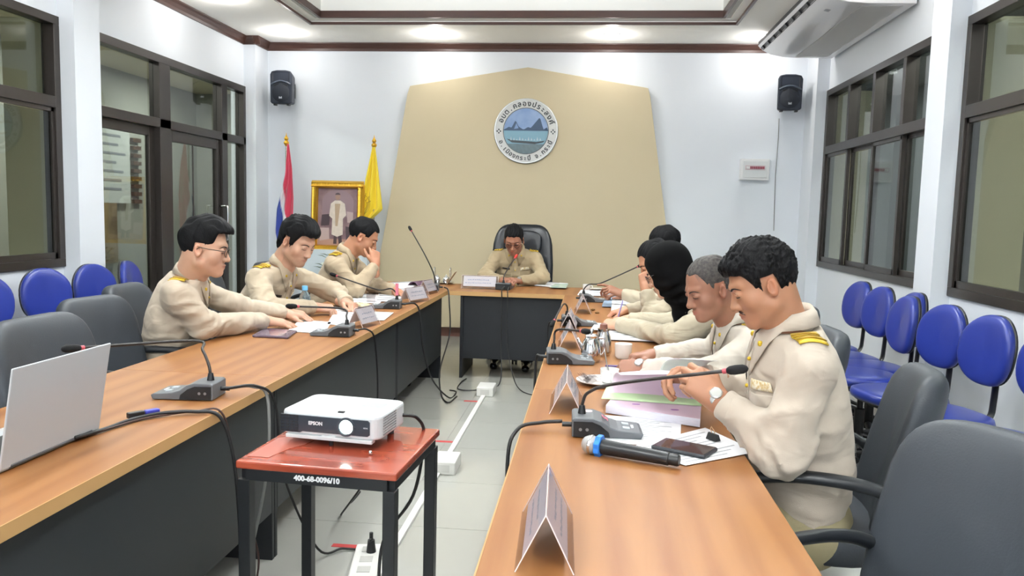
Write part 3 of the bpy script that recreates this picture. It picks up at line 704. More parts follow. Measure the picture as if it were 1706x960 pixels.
# ------------------------------------------------------------ chairs
def star_base(r, R=.29, m=black_m, zc=.42):
    for k in range(5):
        a = 2*PI*k/5+.3; d = np.array((math.cos(a), math.sin(a), 0))
        mb = MB(); mb.tube([d*.03+np.array((0, 0, .11)), d*.15+np.array((0, 0, .105)), d*R+np.array((0, 0, .075))], [.026, .022, .016], 8, flat=.8); leg = mb.build('base_arm', m, r, smooth=50)
        mb = MB(); p = d*R; t = np.array((-d[1], d[0], 0))
        for s in (-1, 1): mb.cyl(p+t*.008*s+np.array((0, 0, .027)), p+t*.024*s+np.array((0, 0, .027)), .027, 14)
        mb.cyl(p+np.array((0, 0, .03)), p+np.array((0, 0, .075)), .009, 8)
        mb.build('caster', black_m, leg, smooth=40)
    mb = MB(); mb.cyl((0, 0, .08), (0, 0, .27), .03, 14); mb.cyl((0, 0, .27), (0, 0, zc), .018, 12); mb.build('gas_column', m, r, smooth=40)
    mb = MB(); mb.box((0, 0, zc-.01), (.2, .26, .03)); mb.build('seat_plate', m, r, bevel=.005)
def pad_back(w, h, t, z0, y, curve=.05, tilt=.14, e=.42, taper=.0):
    """upright rounded back pad, bottom at z0"""
    def warp(p):
        u = p[0]/(w/2); v = (p[2])/(h/2)
        k = 1-taper*max(v, 0)**2
        x = p[0]*k; yy = p[1]+curve*u*u - .0
        return (x, yy, p[2])
    # superellipsoid axes: build in plane x-z with thickness y
    V = []; F = []; nu, nv = 40, 16
    sp = lambda x, e: math.copysign(abs(x)**e, x)
    for j in range(nv+1):
        ph = -PI/2+PI*j/nv
        for i in range(nu):
            th = 2*PI*i/nu
            V.append(warp((w/2*sp(math.cos(ph), .35)*sp(math.cos(th), e), t/2*sp(math.sin(ph), .8), h/2*sp(math.cos(ph), .35)*sp(math.sin(th), e))))
    for j in range(nv):
        for i in range(nu): F.append((j*nu+i, j*nu+(i+1) % nu, (j+1)*nu+(i+1) % nu, (j+1)*nu+i))
    V = np.array(V)+np.array((0, 0, h/2)); R = rotm(tilt)
    return V@R.T+np.array((0, y, z0)), F
def office_chair(loc, rz, lab, back_w=.5, back_h=.56, m=None, arms=True, z0=.44, exec_=False, group='black office chairs round the tables'):
    r = empty('office_chair', (loc[0], loc[1], 0), rz, lab, 'chair', None); m = m or chair_m
    star_base(r)
    mb = MB(); mb.sell((0, .03, .475), (.5, .5, .11), .35, .5, 32, 12); mb.build('seat', m, r, smooth=180)
    V, F = pad_back(back_w, back_h, .1, z0, -.22, e=.38, tilt=.14 if exec_ else .24, taper=.12 if not exec_ else .18); MB().add(V, F).build('backrest', m, r, smooth=180)
    if exec_:
        V, F = pad_back(back_w*.6, back_h*.3, .04, z0+back_h*.62, -.215, curve=.02, e=.6); MB().add(V, F).build('headrest', m, r, smooth=180)
    mb = MB(); mb.tube(spline([(0, -.05, .42), (0, -.24, .41), (0, -.33, .47), (0, -.35, .6)], 5), .024, 8, flat=.5); mb.build('back_bracket', black_m, r, smooth=60)
    if arms:
        for s in (-1, 1):
            P = spline([(s*.2, .08, .425), (s*.275, .16, .46), (s*.3, .24, .58), (s*.3, .22, .67), (s*.3, .08, .705), (s*.3, -.1, .7), (s*.29, -.22, .66), (s*.26, -.28, .58)], 6)
            mb = MB(); mb.tube(P, .021, 10, flat=.75); mb.build('armrest', mat('arm_plastic', '#1D2024', .35), r, smooth=60)
    return r
office_chair((.645, 1.49), math.radians(119), 'large charcoal office chair with no one in it, nearest the camera at lower right', .62, .56)
office_chair((.70, 2.48), math.radians(81), 'charcoal office chair behind the nearest man on the right', .38, .56)
office_chair((.66, 3.25), math.radians(90), 'charcoal office chair under the grey haired man')
office_chair((.8, 4.15), math.radians(90), 'dark office chair under the person in the black headscarf')
office_chair((.8, 4.98), math.radians(90), 'dark office chair under the man beyond the headscarf, second farthest on the right')
office_chair((.8, 5.85), math.radians(90), 'dark office chair under the farthest man on the right side')
office_chair((-1.77, 2.74), math.radians(-90), 'vacant charcoal office chair behind the silver laptop', .56, .56)
office_chair((-1.98, 3.33), math.radians(-100), 'vacant charcoal office chair between the laptop and the man with glasses', .46, .56)
office_chair((-2.13, 3.92), math.radians(-86), 'charcoal office chair behind the man with glasses', .48, .57)
office_chair((-2.2, 4.95), math.radians(-80), 'charcoal office chair under the long haired man with the water bottle', .5, .6)
office_chair((-2.25, 6.0), math.radians(-90), 'charcoal office chair under the man with a hand to his face')
office_chair((-.66, 7.52), PI, 'high backed glossy black leather chair behind the head table', .62, .82, chairb_m, True, .5, True)

def blue_chair(loc, rz, lab):
    r = empty('blue_task_chair', (loc[0], loc[1], 0), rz, lab, 'chair', 'blue task chairs along the walls')
    star_base(r, .25)
    mb = MB(); mb.sell((0, .02, .47), (.47, .45, .07), .5, .75, 32, 10); mb.build('seat', blue_m, r, smooth=180)
    mb = MB(); mb.sell((0, .02, .452), (.44, .42, .05), .5, .75, 24, 8); mb.build('seat_shell', black_m, r, smooth=180)
    V, F = pad_back(.345, .355, .07, .625, -.22, curve=.03, tilt=.12, e=.82, taper=.22); MB().add(V, F).build('back_pad', blue_m, r, smooth=180)
    V, F = pad_back(.343, .353, .035, .626, -.245, curve=.03, tilt=.12, e=.82, taper=.22); MB().add(V, F).build('back_shell', black_m, r, smooth=180)
    mb = MB(); mb.tube(spline([(0, -.05, .435), (0, -.2, .43), (0, -.27, .46), (0, -.285, .55), (0, -.29, .7), (0, -.285, .8)], 5), .022, 8, flat=.45, up=(0, 1, 0)); mb.build('back_bar', black_m, r, smooth=60)
    return r
D = math.radians
b0 = blue_chair((1.79, 6.0), D(100), 'blue task chair, farthest of those by the right windows')
for (x, y, a, l) in [(1.79, 5.56, 101, 'blue task chair, second farthest by the right windows'), (1.85, 5.2, 94, 'blue task chair half hidden behind another beside the pillar, its back edge-on'), (1.70, 4.93, 93, 'blue task chair with narrow tilted back right in front of the right pillar'),
                     (1.74, 4.42, 106, 'blue task chair with round back under the near right window, beside the pillar'), (1.76, 3.98, 104, 'blue task chair second from the right edge of the picture'), (1.82, 3.52, 106, 'blue task chair cut by the right edge of the picture')]:
    c = copy_tree(b0); c.location = (x, y, 0); c.rotation_euler[2] = D(a); c['label'] = l
for (x, y, a, l) in [(-3.4, 4.25, -110, 'blue task chair cut by the left edge of the picture'), (-3.4, 4.78, -112, 'blue task chair with large round back below the left window'), (-3.36, 5.26, -108, 'blue task chair in front of the left pillar'), (-3.34, 5.8, -80, 'blue task chair with narrow tilted back before the glazed door')]:
    c = copy_tree(b0); c.location = (x, y, 0); c.rotation_euler[2] = D(a); c['label'] = l
# ------------------------------------------------------------ implicit-surface modelling for people
def nrm(v): v = np.array(v, float); return v/(np.linalg.norm(v)+1e-12)
def sph(p, c, r): return np.linalg.norm(p-np.array(c), axis=1)-r
def rc(p, a, b, ra, rb, sc=None):
    """round cone (capsule with two radii)"""
    a = np.array(a, float); b = np.array(b, float); ab = b-a
    t = np.clip(((p-a)@ab)/(ab@ab+1e-12), 0, 1)
    return np.linalg.norm(p-a-t[:, None]*ab, axis=1)-(ra+(rb-ra)*t)
def ell(p, c, r, R=None):
    q = p-np.array(c)
    if R is not None: q = q@R
    r = np.array(r, float); k0 = np.linalg.norm(q/r, axis=1); k1 = np.linalg.norm(q/(r*r), axis=1)
    return k0*(k0-1)/(k1+1e-9)
def smin(a, b, k): h = np.clip(.5+.5*(b-a)/k, 0, 1); return b*(1-h)+a*h-k*h*(1-h)
def smax(a, b, k): return -smin(-a, -b, k)

def snet(f, lo, hi, h, c=4):
    lo = np.array(lo, float); hi = np.array(hi, float)
    nc = np.ceil((hi-lo)/(h*c)).astype(int)+1
    ax = [lo[i]+np.arange(nc[i])*h*c for i in range(3)]
    G = np.stack(np.meshgrid(*ax, indexing='ij'), -1).reshape(-1, 3)
    cv = f(G).reshape(nc)
    near = np.abs(cv) < 4.6*h*c/4*1.0+.004
    act = np.zeros(nc-1, bool)
    for i in (0, 1):
        for j in (0, 1):
            for k in (0, 1): act |= near[i:nc[0]-1+i, j:nc[1]-1+j, k:nc[2]-1+k]
    n = (nc-1)*c+1
    fa = np.repeat(np.repeat(np.repeat(act, c, 0), c, 1), c, 2)
    m = np.zeros(n, bool)
    for i in (0, 1):
        for j in (0, 1):
            for k in (0, 1): m[i:n[0]-1+i, j:n[1]-1+j, k:n[2]-1+k] |= fa
    sgn = np.repeat(np.repeat(np.repeat(cv[:-1, :-1, :-1], c, 0), c, 1), c, 2)
    V = np.empty(n); V[:-1, :-1, :-1] = sgn; V[-1] = 1; V[:, -1] = 1; V[:, :, -1] = 1
    idx = np.argwhere(m); pts = lo+idx*h
    V[m] = f(pts)
    ins = V < 0
    s = np.zeros(n-1, int)
    for i in (0, 1):
        for j in (0, 1):
            for k in (0, 1): s += ins[i:n[0]-1+i, j:n[1]-1+j, k:n[2]-1+k]
    ca = (s > 0) & (s < 8); cid = -np.ones(n-1, int); cells = np.argwhere(ca); cid[ca] = np.arange(len(cells))
    acc = np.zeros((len(cells), 3)); cnt = np.zeros(len(cells))
    C8 = [np.array((i, j, k)) for i in (0, 1) for j in (0, 1) for k in (0, 1)]
    vals = {tuple(o): V[cells[:, 0]+o[0], cells[:, 1]+o[1], cells[:, 2]+o[2]] for o in C8}
    for o in C8:
        for a in range(3):
            if o[a]: continue
            o2 = o.copy(); o2[a] = 1
            va, vb = vals[tuple(o)], vals[tuple(o2)]; cr = (va < 0) != (vb < 0)
            t = np.where(cr, va/(va-vb+1e-20), 0)
            P = np.repeat(o[None].astype(float), len(cells), 0); P[:, a] += t
            acc[cr] += P[cr]; cnt[cr] += 1
    verts = lo+(cells+acc/np.maximum(cnt, 1)[:, None])*h
    F = []
    for a in range(3):
        b, c2 = (a+1) % 3, (a+2) % 3
        A = ins; sl0 = [slice(None)]*3; sl1 = [slice(None)]*3; sl0[a] = slice(0, -1); sl1[a] = slice(1, None)
        x = A[tuple(sl0)] != A[tuple(sl1)]
        e = np.argwhere(x); e = e[(e[:, b] > 0) & (e[:, c2] > 0) & (e[:, b] < n[b]-1) & (e[:, c2] < n[c2]-1)]
        if not len(e): continue
        first = A[e[:, 0], e[:, 1], e[:, 2]]
        q = []
        for (db, dc) in ((-1, -1), (0, -1), (0, 0), (-1, 0)):
            g = e.copy(); g[:, b] += db; g[:, c2] += dc; q.append(cid[g[:, 0], g[:, 1], g[:, 2]])
        q = np.stack(q, 1); q[~first] = q[~first][:, ::-1]; q = q[(q >= 0).all(1)]; F.append(q)
    return verts, np.concatenate(F) if F else np.zeros((0, 4), int)

def np_obj(name, V, F, m, parent, col=None, org=(0, 0, 0), split=None):
    me = bpy.data.meshes.new(name); V = np.asarray(V, float)-np.array(org)
    me.vertices.add(len(V)); me.vertices.foreach_set('co', V.ravel())
    me.loops.add(F.size); me.polygons.add(len(F)); me.loops.foreach_set('vertex_index', F.ravel().astype(np.int32))
    me.polygons.foreach_set('loop_start', np.arange(0, F.size, 4, dtype=np.int32)); me.update(calc_edges=True); me.validate()
    me.shade_smooth(); me.materials.append(m)
    if col is not None:
        at = me.color_attributes.new('Col', 'FLOAT_COLOR', 'POINT'); at.data.foreach_set('color', np.asarray(col, dtype=np.float32).ravel())
    o = bpy.data.objects.new(name, me); COL.objects.link(o); o.parent = parent; return o
def cast(f, o, d, n=60, maxd=.6):
    o = np.atleast_2d(np.array(o, float)).copy(); d = nrm(d); t = np.zeros(len(o))
    for _ in range(n):
        v = f(o+t[:, None]*d); t += np.clip(v, -.02, .05)*.8
        t = np.clip(t, -.1, maxd)
    return o+t[:, None]*d
def grad(f, p, e=.003):
    p = np.atleast_2d(p); g = np.stack([f(p+np.eye(3)[i]*e)-f(p-np.eye(3)[i]*e) for i in range(3)], 1)
    return g/(np.linalg.norm(g, axis=1)[:, None]+1e-9)

# ---- head in its own frame: x right, y forward, z up, metres for an average head
def head_fn(fat=0.0, nose=1.0, long_=0.0):
    def f(p):
        q = p.copy(); q[:, 0] = np.abs(q[:, 0])
        d = ell(p, (0, -.012, .045), (.076, .096, .089))
        d = smin(d, ell(p, (0, .03, -.022-long_/2), (.061+fat, .060, .088+long_/2)), .03)
        d = smin(d, rc(q, (.046+fat, .006, -.052), (.013, .066, -.093-long_), .022+fat, .016+fat*.6), .022)
        d = smin(d, sph(q, (.04+fat*.7, .05, -.02), .026+fat*.7), .02)
        d = smin(d, rc(q, (.010, .085, .032), (.043, .067, .033), .0105, .009), .014)
        d = smax(d, -sph(q, (.033, .108, .009), .02), .014)
        d = smin(d, ell(q, (.031, .0765, .0105), (.0175, .0155, .0125)), .005)
        d = smax(d, -rc(q, (.020, .0945, .0035), (.044, .0865, .0045), .0012, .001), .0025)
        d = smin(d, rc(p, (0, .084, .02), (0, .103*nose+.0, -.024), .0075, .0115), .011)
        d = smin(d, sph(p, (0, .105*nose, -.0265), .0105), .008)
        d = smin(d, sph(q, (.0125, .094, -.031), .0088), .006)
        d = smax(d, -sph(q, (.0062, .1, -.0405), .0036), .003)
        d = smin(d, ell(p, (0, .07, -.06), (.031, .025, .023)), .015)
        d = smin(d, rc(q, (.0, .0965, -.0535), (.0215, .084, -.057), .0054, .0022), .005)
        d = smin(d, rc(q, (.0, .0945, -.0645), (.018, .085, -.061), .0062, .003), .005)
        d = smax(d, -rc(q, (0, .1035, -.0587), (.024, .089, -.0592), .0018, .001), .003)
        d = smin(d, sph(p, (0, .077, -.09-long_), .0155+fat*.4), .018)
        # ear
        Re = rotm(.18, 0, -.3)*1.0
        e = ell(q, (.08, -.012, -.004), (.0085, .017, .0295), Re)
        e = smax(e, -ell(q, (.0885, -.0085, .001), (.0095, .010, .0185), Re), .002)
        e = smin(e, ell(q, (.081, .003, -.003), (.005, .0035, .008)), .003)
        d = smin(d, e, .006)
        return d
    return f
def hair_fn(st):
    top, side, back, fr, nape, front = (st.get(k, v) for k, v in dict(top=.014, side=.006, back=.008, fringe=.075, nape=-.06, front=.0).items())
    amp = st.get('amp', .0035)
    ys = [-.14, -.075, -.045, -.034, -.03, .012, .016, .03, .036, .048, .056, .075, .12]
    sb = st.get('sideburn', -.012)
    zs = [nape, nape, nape+.02, -.03, .032, .034, sb, sb, .02, .05, fr-.006, fr, fr]
    rcd = st.get('recede', 0)
    def f(p):
        q = p.copy(); q[:, 0] = np.abs(q[:, 0])
        d = ell(p, (0, -.014, .046), (.076+side, .097+back, .089+(top+side)/2))
        if top > .012: d = smin(d, ell(p, (0, .005+front*.5, .07+top*.55), (.066+side, .08+front*.4, .055+top*.6)), .02)
        if front: d = smin(d, rc(q, (0, .078+front*.4, .098), (.045, .06, .09), .018+front*.35, .015), .02)
        if nape < -.07: d = smin(d, ell(p, (0, -.075, -.045), (.055, .03, .045)), .02)
        x, y, z = p[:, 0], p[:, 1], p[:, 2]
        n = amp*(np.sin(x*330+5*np.sin(y*35)+z*30)*(.6+.4*np.sin(y*60+z*45))) if not st.get('curly') else amp*(np.sin(x*190+3*np.sin(y*60)+z*40)*np.sin(y*150+z*120+x*50)+.7*np.sin(x*420+y*260+2*np.sin(z*130))*np.sin(z*330+y*90))
        n += amp*.8*np.sin(x*70+1)*np.sin(y*55+z*60+2)
        zl = np.interp(y, ys, zs)+rcd*np.clip((q[:, 0]-.03)/.03, 0, 1)*np.clip((y-.03)/.03, 0, 1)
        zl = zl+.003*np.sin(x*160)
        return smax(d+n*np.clip((z-zl)/.03, .1, 1), (zl-z)*.75, .004)
    return f

def hand_fn(W, d, nv, thumb, curl=.25, S=1.0, spread=.12, curls=None, tcurl=.3):
    """W wrist, d finger direction, nv back-of-hand normal, thumb=+1/-1 side sign along d x nv"""
    d = nrm(d); nv = nrm(nv-d*np.dot(nv, d)); sd = np.cross(d, nv)*thumb
    prims = []
    xs = [.030, .0105, -.009, -.027]; ys = [.088, .092, .087, .079]
    L = [(.044, .027, .02), (.05, .031, .021), (.046, .028, .02), (.036, .022, .018)]; r0 = [.0098, .01, .0095, .0085]
    for i in range(4):
        K = W+S*(d*ys[i]+sd*xs[i]-nv*.002*abs(i-1.3)); A = W+S*(sd*xs[i]*.55+d*.008)
        prims.append((A, K, .0185*S, .0125*S, .012*S))
        cu = curls[i] if curls else curl*(1+.12*i)
        dirv = nrm(d+sd*(xs[i]*spread*12)); ang = .12+cu*1.15; P = K
        for j in range(3):
            dv = dirv*math.cos(ang)-nv*math.sin(ang); Q2 = P+dv*L[i][j]*S
            prims.append((P, Q2, (r0[i]-.0009*j)*S, (r0[i]-.0009*(j+1))*S, .004*S)); P = Q2; ang += cu*(1.35 if j == 0 else .9)+.08
    T0 = W+S*(d*.022+sd*.02-nv*.008); T1 = W+S*(d*.055+sd*.046-nv*.014)
    prims.append((T0, T1, .017*S, .0125*S, .012*S))
    td = nrm(d*.8+sd*(.55-tcurl*.9)-nv*(.15+tcurl*.5)); T2 = T1+td*.034*S
    td2 = nrm(td*.85+d*.3-sd*tcurl*.8-nv*tcurl*.3); T3 = T2+td2*.027*S
    prims.append((T1, T2, .0118*S, .0105*S, .005*S)); prims.append((T2, T3, .0102*S, .008*S, .004*S))
    prims.append((W-d*.07*S, W+d*.02*S, .0255*S, .0225*S, .014*S))
    fing = prims
    def f(p):
        out = None
        for (a, b, ra, rb, k) in fing:
            v = rc(p, a, b, ra, rb); out = v if out is None else smin(out, v, k)
        return out
    P = np.array([q for a in prims for q in (a[0], a[1])])
    return f, P.min(0)-.03*S, P.max(0)+.03*S

def ik(a, t, l1, l2, pole):
    a = np.array(a, float); t = np.array(t, float); v = t-a; L = np.linalg.norm(v); Lc = min(L, (l1+l2)*.995); dirv = v/L
    k = (l1*l1-l2*l2+Lc*Lc)/(2*Lc); h = math.sqrt(max(l1*l1-k*k, 0)); pn = np.array(pole, float); pn = nrm(pn-dirv*np.dot(pn, dirv))
    return a+dirv*k+pn*h, a+dirv*Lc

_H = np.random.RandomState(4).uniform(-1, 1, (32, 32, 32))
def vnoise(p):
    """smooth lattice noise, -1..1"""
    i = np.floor(p).astype(int); f = p-i; f = f*f*(3-2*f); o = 0
    for a in (0, 1):
        for b in (0, 1):
            for c in (0, 1):
                wt = (f[:, 0] if a else 1-f[:, 0])*(f[:, 1] if b else 1-f[:, 1])*(f[:, 2] if c else 1-f[:, 2])
                o = o+wt*_H[(i[:, 0]+a) % 32, (i[:, 1]+b) % 32, (i[:, 2]+c) % 32]
    return o
def person(lab, pelvis, neck, face_dir, head_c, head_yaw, head_pitch, wristL, wristR, S=1.1, head_roll=0, skin='#B98364', shirt='#B5A389', style=None,
           hair='#0B0B0D', poleL=None, poleR=None, handL=None, handR=None, fat=0., sleeve=1.0, twist=0., glasses=False, moustache=False, beard=False, hijab=False, bulge=.05,
           trousers=None, watch=None, belly=0., elbL=None, elbR=None, hs=None, board='#C9A830', wide=1.0, tags=True, legs=True, head_forward=0):
    F = nrm((math.cos(face_dir), math.sin(face_dir), 0)); Rt = np.array((F[1], -F[0], 0)); Z = np.array((0, 0, 1.))
    pel = np.array(pelvis, float); nk = np.array(neck, float); root = empty('person', (pel[0], pel[1], 0), 0, lab, 'person')
    org = np.array((pel[0], pel[1], 0)); hs = hs or S*1.03
    mid = (pel+nk)/2-F*bulge*S
    B = lambda t: pel*(1-t)**2+2*mid*t*(1-t)+nk*t*t
    ts = [0, .3, .62, .86, 1.0]; sp_ = [B(t) for t in ts]
    wd = [.172, .16+belly*.5, .172*wide, .145*wide, .07]; dp = [.66, .68+belly, .66, .60, .8]
    c_, s_ = math.cos(twist), math.sin(twist)
    us = [nrm(Rt*math.cos(twist*t)+F*math.sin(twist*t)) for t in ts]
    def torso(p, sh=0.):
        out = None
        for i in range(4):
            a, b = sp_[i], sp_[i+1]; u = us[i]; v = nrm(b-a); w_ = nrm(np.cross(u, v)*-1); u = nrm(np.cross(v, w_)*-1)
            k = (dp[i]+dp[i+1])/2; q = p-a; ql = np.stack([q@u, q@v, (q@w_)/k], 1); L = np.linalg.norm(b-a)
            dd = rc(ql, (0, 0, 0), (0, L, 0), wd[i]*S*.93-sh, wd[i+1]*S*.93-sh)*(.85)
            out = dd if out is None else smin(out, dd, .05*S)
        return out
    up = nrm(sp_[4]-sp_[3]); ut = us[4]
    shc = sp_[3]+(sp_[4]-sp_[3])*.25
    SL = shc-ut*.17*S*wide-up*.012; SR = shc+ut*.17*S*wide-up*.012
    l1, l2 = .30*S, .265*S
    if elbL is not None:
        EL = np.array(elbL, float); WL = np.array(wristL, float)
    else: EL, WL = ik(SL, wristL, l1, l2, poleL if poleL is not None else (-F*.5-Z-ut*.6))
    if elbR is not None:
        ER = np.array(elbR, float); WR = np.array(wristR, float)
    else: ER, WR = ik(SR, wristR, l1, l2, poleR if poleR is not None else (-F*.5-Z+ut*.6))
    gl, gr = rnd.uniform(0, 6), rnd.uniform(0, 6)
    def folds(p, E, A, W, ph):
        ax1 = nrm(E-A); ax2 = nrm(W-E); bis = nrm(ax2-ax1); r = p-E; s = r@nrm(ax1+ax2); m = np.exp(-(np.linalg.norm(r, axis=1)/(.11*S))**2)
        side_ = nrm(np.cross(ax1, ax2)+1e-6)
        q = np.stack([s, r@side_, r@nrm(ax1-ax2)], 1)
        w1 = 1-2.2*np.abs(vnoise(q*np.array((34, 11, 14))+ph*5))
        rw = p-(W-ax2*.05); mw = np.exp(-(np.linalg.norm(rw, axis=1)/(.09*S))**2)
        rs = p-A; ms = np.exp(-(np.linalg.norm(rs, axis=1)/(.16*S))**2)
        q2 = np.stack([rw@ax2, rw@side_, rw@np.cross(ax2, side_)], 1); q3 = np.stack([rs@ax1, rs@side_, rs@np.cross(ax1, side_)], 1)
        q3[:, 0] += .6*q3[:, 2]
        return -.012*m*w1-.006*mw*(1-2*np.abs(vnoise(q2*np.array((38, 12, 12))+ph*3)))-.010*ms*(1-2*np.abs(vnoise(q3*np.array((16, 7, 7))+ph*2)))
    def shirt_f(p, detail=True):
        d = torso(p)
        d = smin(d, rc(p, SL, SR, .055*S, .055*S), .06*S)
        d = smax(d, (p-nk)@nrm(nrm(nk-sp_[3])+Z*.6)-.010*S, .006)
        for (A, E, W, ph) in ((SL, EL, WL, gl), (SR, ER, WR, gr)):
            we = W-nrm(W-E)*.012
            a = rc(p, A, E, .060*S*sleeve, .050*S*sleeve); b = rc(p, E, we, .049*S*sleeve, .035*S*sleeve)
            ax = nrm(W-E); b = smax(b, (p-we)@ax, .006)
            arm = smin(a, b, .03*S)
            if detail: arm = arm+folds(p, E, A, W, ph)
            d = smin(d, arm, .025*S)
        cut = (pel[2]-.055*S-p[:, 2]); d = smax(d, cut, .01)
        # open neck
        if detail:
            r = p-sp_[1]; q = np.stack([r@us[1], r[:, 2], r@F], 1); mk = np.exp(-((r[:, 2]-.0)/(.17*S))**2)
            q[:, 1] += .35*np.abs(q[:, 0])-.25*q[:, 2]
            d = d-mk*.015*(1-2*np.abs(vnoise(q*np.array((4.5, 15, 4.5))+gl*7)))
            d = d-.006*vnoise(q*np.array((7, 6, 7))+gr*5)-.005*(1-2*np.abs(vnoise(q*np.array((10, 13, 10))+gl)))
        return d
    ax = nrm(nk-sp_[3]); hc = np.array(head_c, float)
    nb = nk-ax*.03
    # ---- head frame
    hy = np.array((math.cos(head_yaw)*math.cos(head_pitch), math.sin(head_yaw)*math.cos(head_pitch), -math.sin(head_pitch)))
    hx = nrm((math.sin(head_yaw), -math.cos(head_yaw), 0)); hz = np.cross(hx, hy)
    hx, hz = hx*math.cos(head_roll)+hz*math.sin(head_roll), hz*math.cos(head_roll)-hx*math.sin(head_roll)
    HR = np.stack([hx, hy, hz], 1)   # local -> world columns
    toL = lambda P: ((np.atleast_2d(P)-hc)@HR)/hs
    toW = lambda P: (np.atleast_2d(P)*hs)@HR.T+hc
    st = style or {}
    hf = head_fn(fat, st.get('nose', 1), st.get('long', 0))
    nbl = toL(nb)[0]
    def head_local(p):
        d = hf(p)
        nd = smin(rc(p, (0, -.028, -.03), nbl, .055+fat*.8, .064+fat*.5), rc(p, (0, .0, -.07), nbl+np.array((0, .01, 0)), .04+fat, .055), .03)
        return smin(d, nd, .022)
    lo = np.minimum(np.array((-.1, -.13, -.15)), nbl-.07); hi = np.maximum(np.array((.1, .135, .16)), nbl+.07)
    V, Q = snet(head_local, lo, hi, .0034)
    base = np.array(lin(skin)); col = np.repeat(base[None], len(V), 0)
    x, y, z = np.abs(V[:, 0]), V[:, 1], V[:, 2]
    lip = np.exp(-(((V[:, 0])/.021)**2+((z+.059)/.0085)**2)**2)*(y > .08)
    col[:, :3] = col[:, :3]*(1-lip[:, None]*.55)+lip[:, None]*.55*np.array(lin('#8E4B43'))[:3]
    ear = ((x > .074) & (np.abs(z) < .04) & (y < .02)).astype(float)
    col[:, :3] *= (1-ear[:, None]*np.array((.0, .12, .14)))
    if beard:
        bm = np.clip(np.exp(-((z+.088)/.03)**2)*(y > 0)+np.exp(-(((V[:, 0])/.03)**2+((z+.045)/.007)**2)**2)*(y > .08), 0, 1)*.45
        nz = .6+.4*np.sin(V[:, 0]*900)*np.sin(z*800); bm = bm*nz
        col[:, :3] = col[:, :3]*(1-bm[:, None])+bm[:, None]*np.array(lin('#2A1E1A'))[:3]
    shad = st.get('stubble_top', 0)
    if shad:
        sm = np.clip((z-.055)/.03, 0, 1)*(y < .06)*.5; col[:, :3] = col[:, :3]*(1-sm[:, None])+sm[:, None]*np.array(lin('#4A4442'))[:3]
    VW = toW(V); parts_V = [VW]; parts_Q = [Q]; parts_C = [col]; off = len(VW)
    # hands
    for (W, E, hd, th) in ((WL, EL, handL, 1), (WR, ER, handR, -1)):
        hd = hd or {}
        d0 = hd.get('d', None); d0 = nrm(W-E) if d0 is None else nrm(d0)
        n0 = hd.get('n', (0, 0, 1))
        f, a, b = hand_fn(W, d0, np.array(n0, float), th*hd.get('flip', 1), hd.get('curl', .3), S*1.0, curls=hd.get('curls'), tcurl=hd.get('tcurl', .3), spread=hd.get('spread', .12))
        fa = rc
        def ff(p, f=f, W=W, E=E): return smin(f(p), rc(p, W-nrm(W-E)*.09*S, W, .033*S, .024*S), .015)
        v, q = snet(ff, a-.02, b+.02, .0036); parts_V.append(v); parts_Q.append(q+off); off += len(v)
        parts_C.append(np.repeat(base[None]*np.array((.97, .95, .95, 1)), len(v), 0))
    # unseen trunk under the clothes keeps the figure whole
    def trunk(p):
        d = torso(p, .035*S)
        d = smin(d, rc(p, SL, SR, .03*S, .03*S), .04*S)
        for (A, E, W) in ((SL, EL, WL), (SR, ER, WR)):
            w2 = W-nrm(W-E)*.05*S; d = smin(d, smin(rc(p, A, E, .034*S, .026*S), rc(p, E, w2, .026*S, .022*S), .02), .02)
        return smin(d, rc(p, sp_[3], nk, .05*S, .045*S), .02)
    allp = np.array(sp_+[SL, SR, EL, ER, WL, WR]); lo = allp.min(0)-.24*S; hi = allp.max(0)+.2*S
    v, q = snet(trunk, lo, hi, .016, c=3); parts_V.append(v); parts_Q.append(q+off); parts_C.append(np.repeat(base[None], len(v), 0))
    skm = mat('skin', '#B98364', .48, attr='Col', bump=.12, bscale=500, sss=.12, noise=.03, nscale=25)
    np_obj('body', np.concatenate(parts_V), np.concatenate(parts_Q), skm, root, np.concatenate(parts_C), org)
    # ---- clothes
    cm = cloth_mat('khaki_'+shirt.strip('#'), shirt)
    v, q = snet(shirt_f, lo-.02, hi+.02, .0085); sh = np_obj('shirt', v, q, cm, root, None, org)
    # collar
    cen = nk+ax*.016*S; fw = nrm(hy*.0+F-ax*np.dot(F, ax)); rt = nrm(np.cross(fw, ax)); n = 41; V2 = []; Fc = []
    for i in range(n):
        ph = -PI*.955+2*PI*.955*i/(n-1); a_ = ph  # 0=back
        dr = -fw*math.cos(a_)+rt*math.sin(a_); fr = max(0, (abs(ph)/PI-.55)/.4)
        k = 1+.05*abs(math.sin(a_))
        zoff = -.036*fr*S
        r_in = .059*S
        row = [cen+dr*(r_in+.004)*k+ax*(-.012*S+zoff), cen+dr*r_in*k+ax*(.028*S+zoff), cen+dr*(r_in+.007*S)*k+ax*(.042*S+zoff), cen+dr*(r_in+.013*S)*k+ax*(.026*S+zoff),
               cen+dr*(r_in+(.017+.03*fr)*S)*k+ax*((-.006-.066*fr**1.5)*S+zoff)+rt*(math.copysign(.016*fr*S, math.sin(a_)))]
        V2 += row
    V2 = np.array(V2); sd_ = shirt_f(V2, False); g = grad(lambda p: shirt_f(p, False), V2); need = np.clip(.009-sd_, 0, .05); outer = np.tile([0, 0, 0, 1, 1], n)
    V2 = V2+g*(need*outer)[:, None]
    for i in range(n-1):
        for j in range(4): Fc.append((i*5+j, i*5+j+1, (i+1)*5+j+1, (i+1)*5+j))
    mesh_obj('collar', V2-org, Fc, cm, sh, smooth=180, solid=.0035*S)
    fs_ = lambda p: shirt_f(p, True)
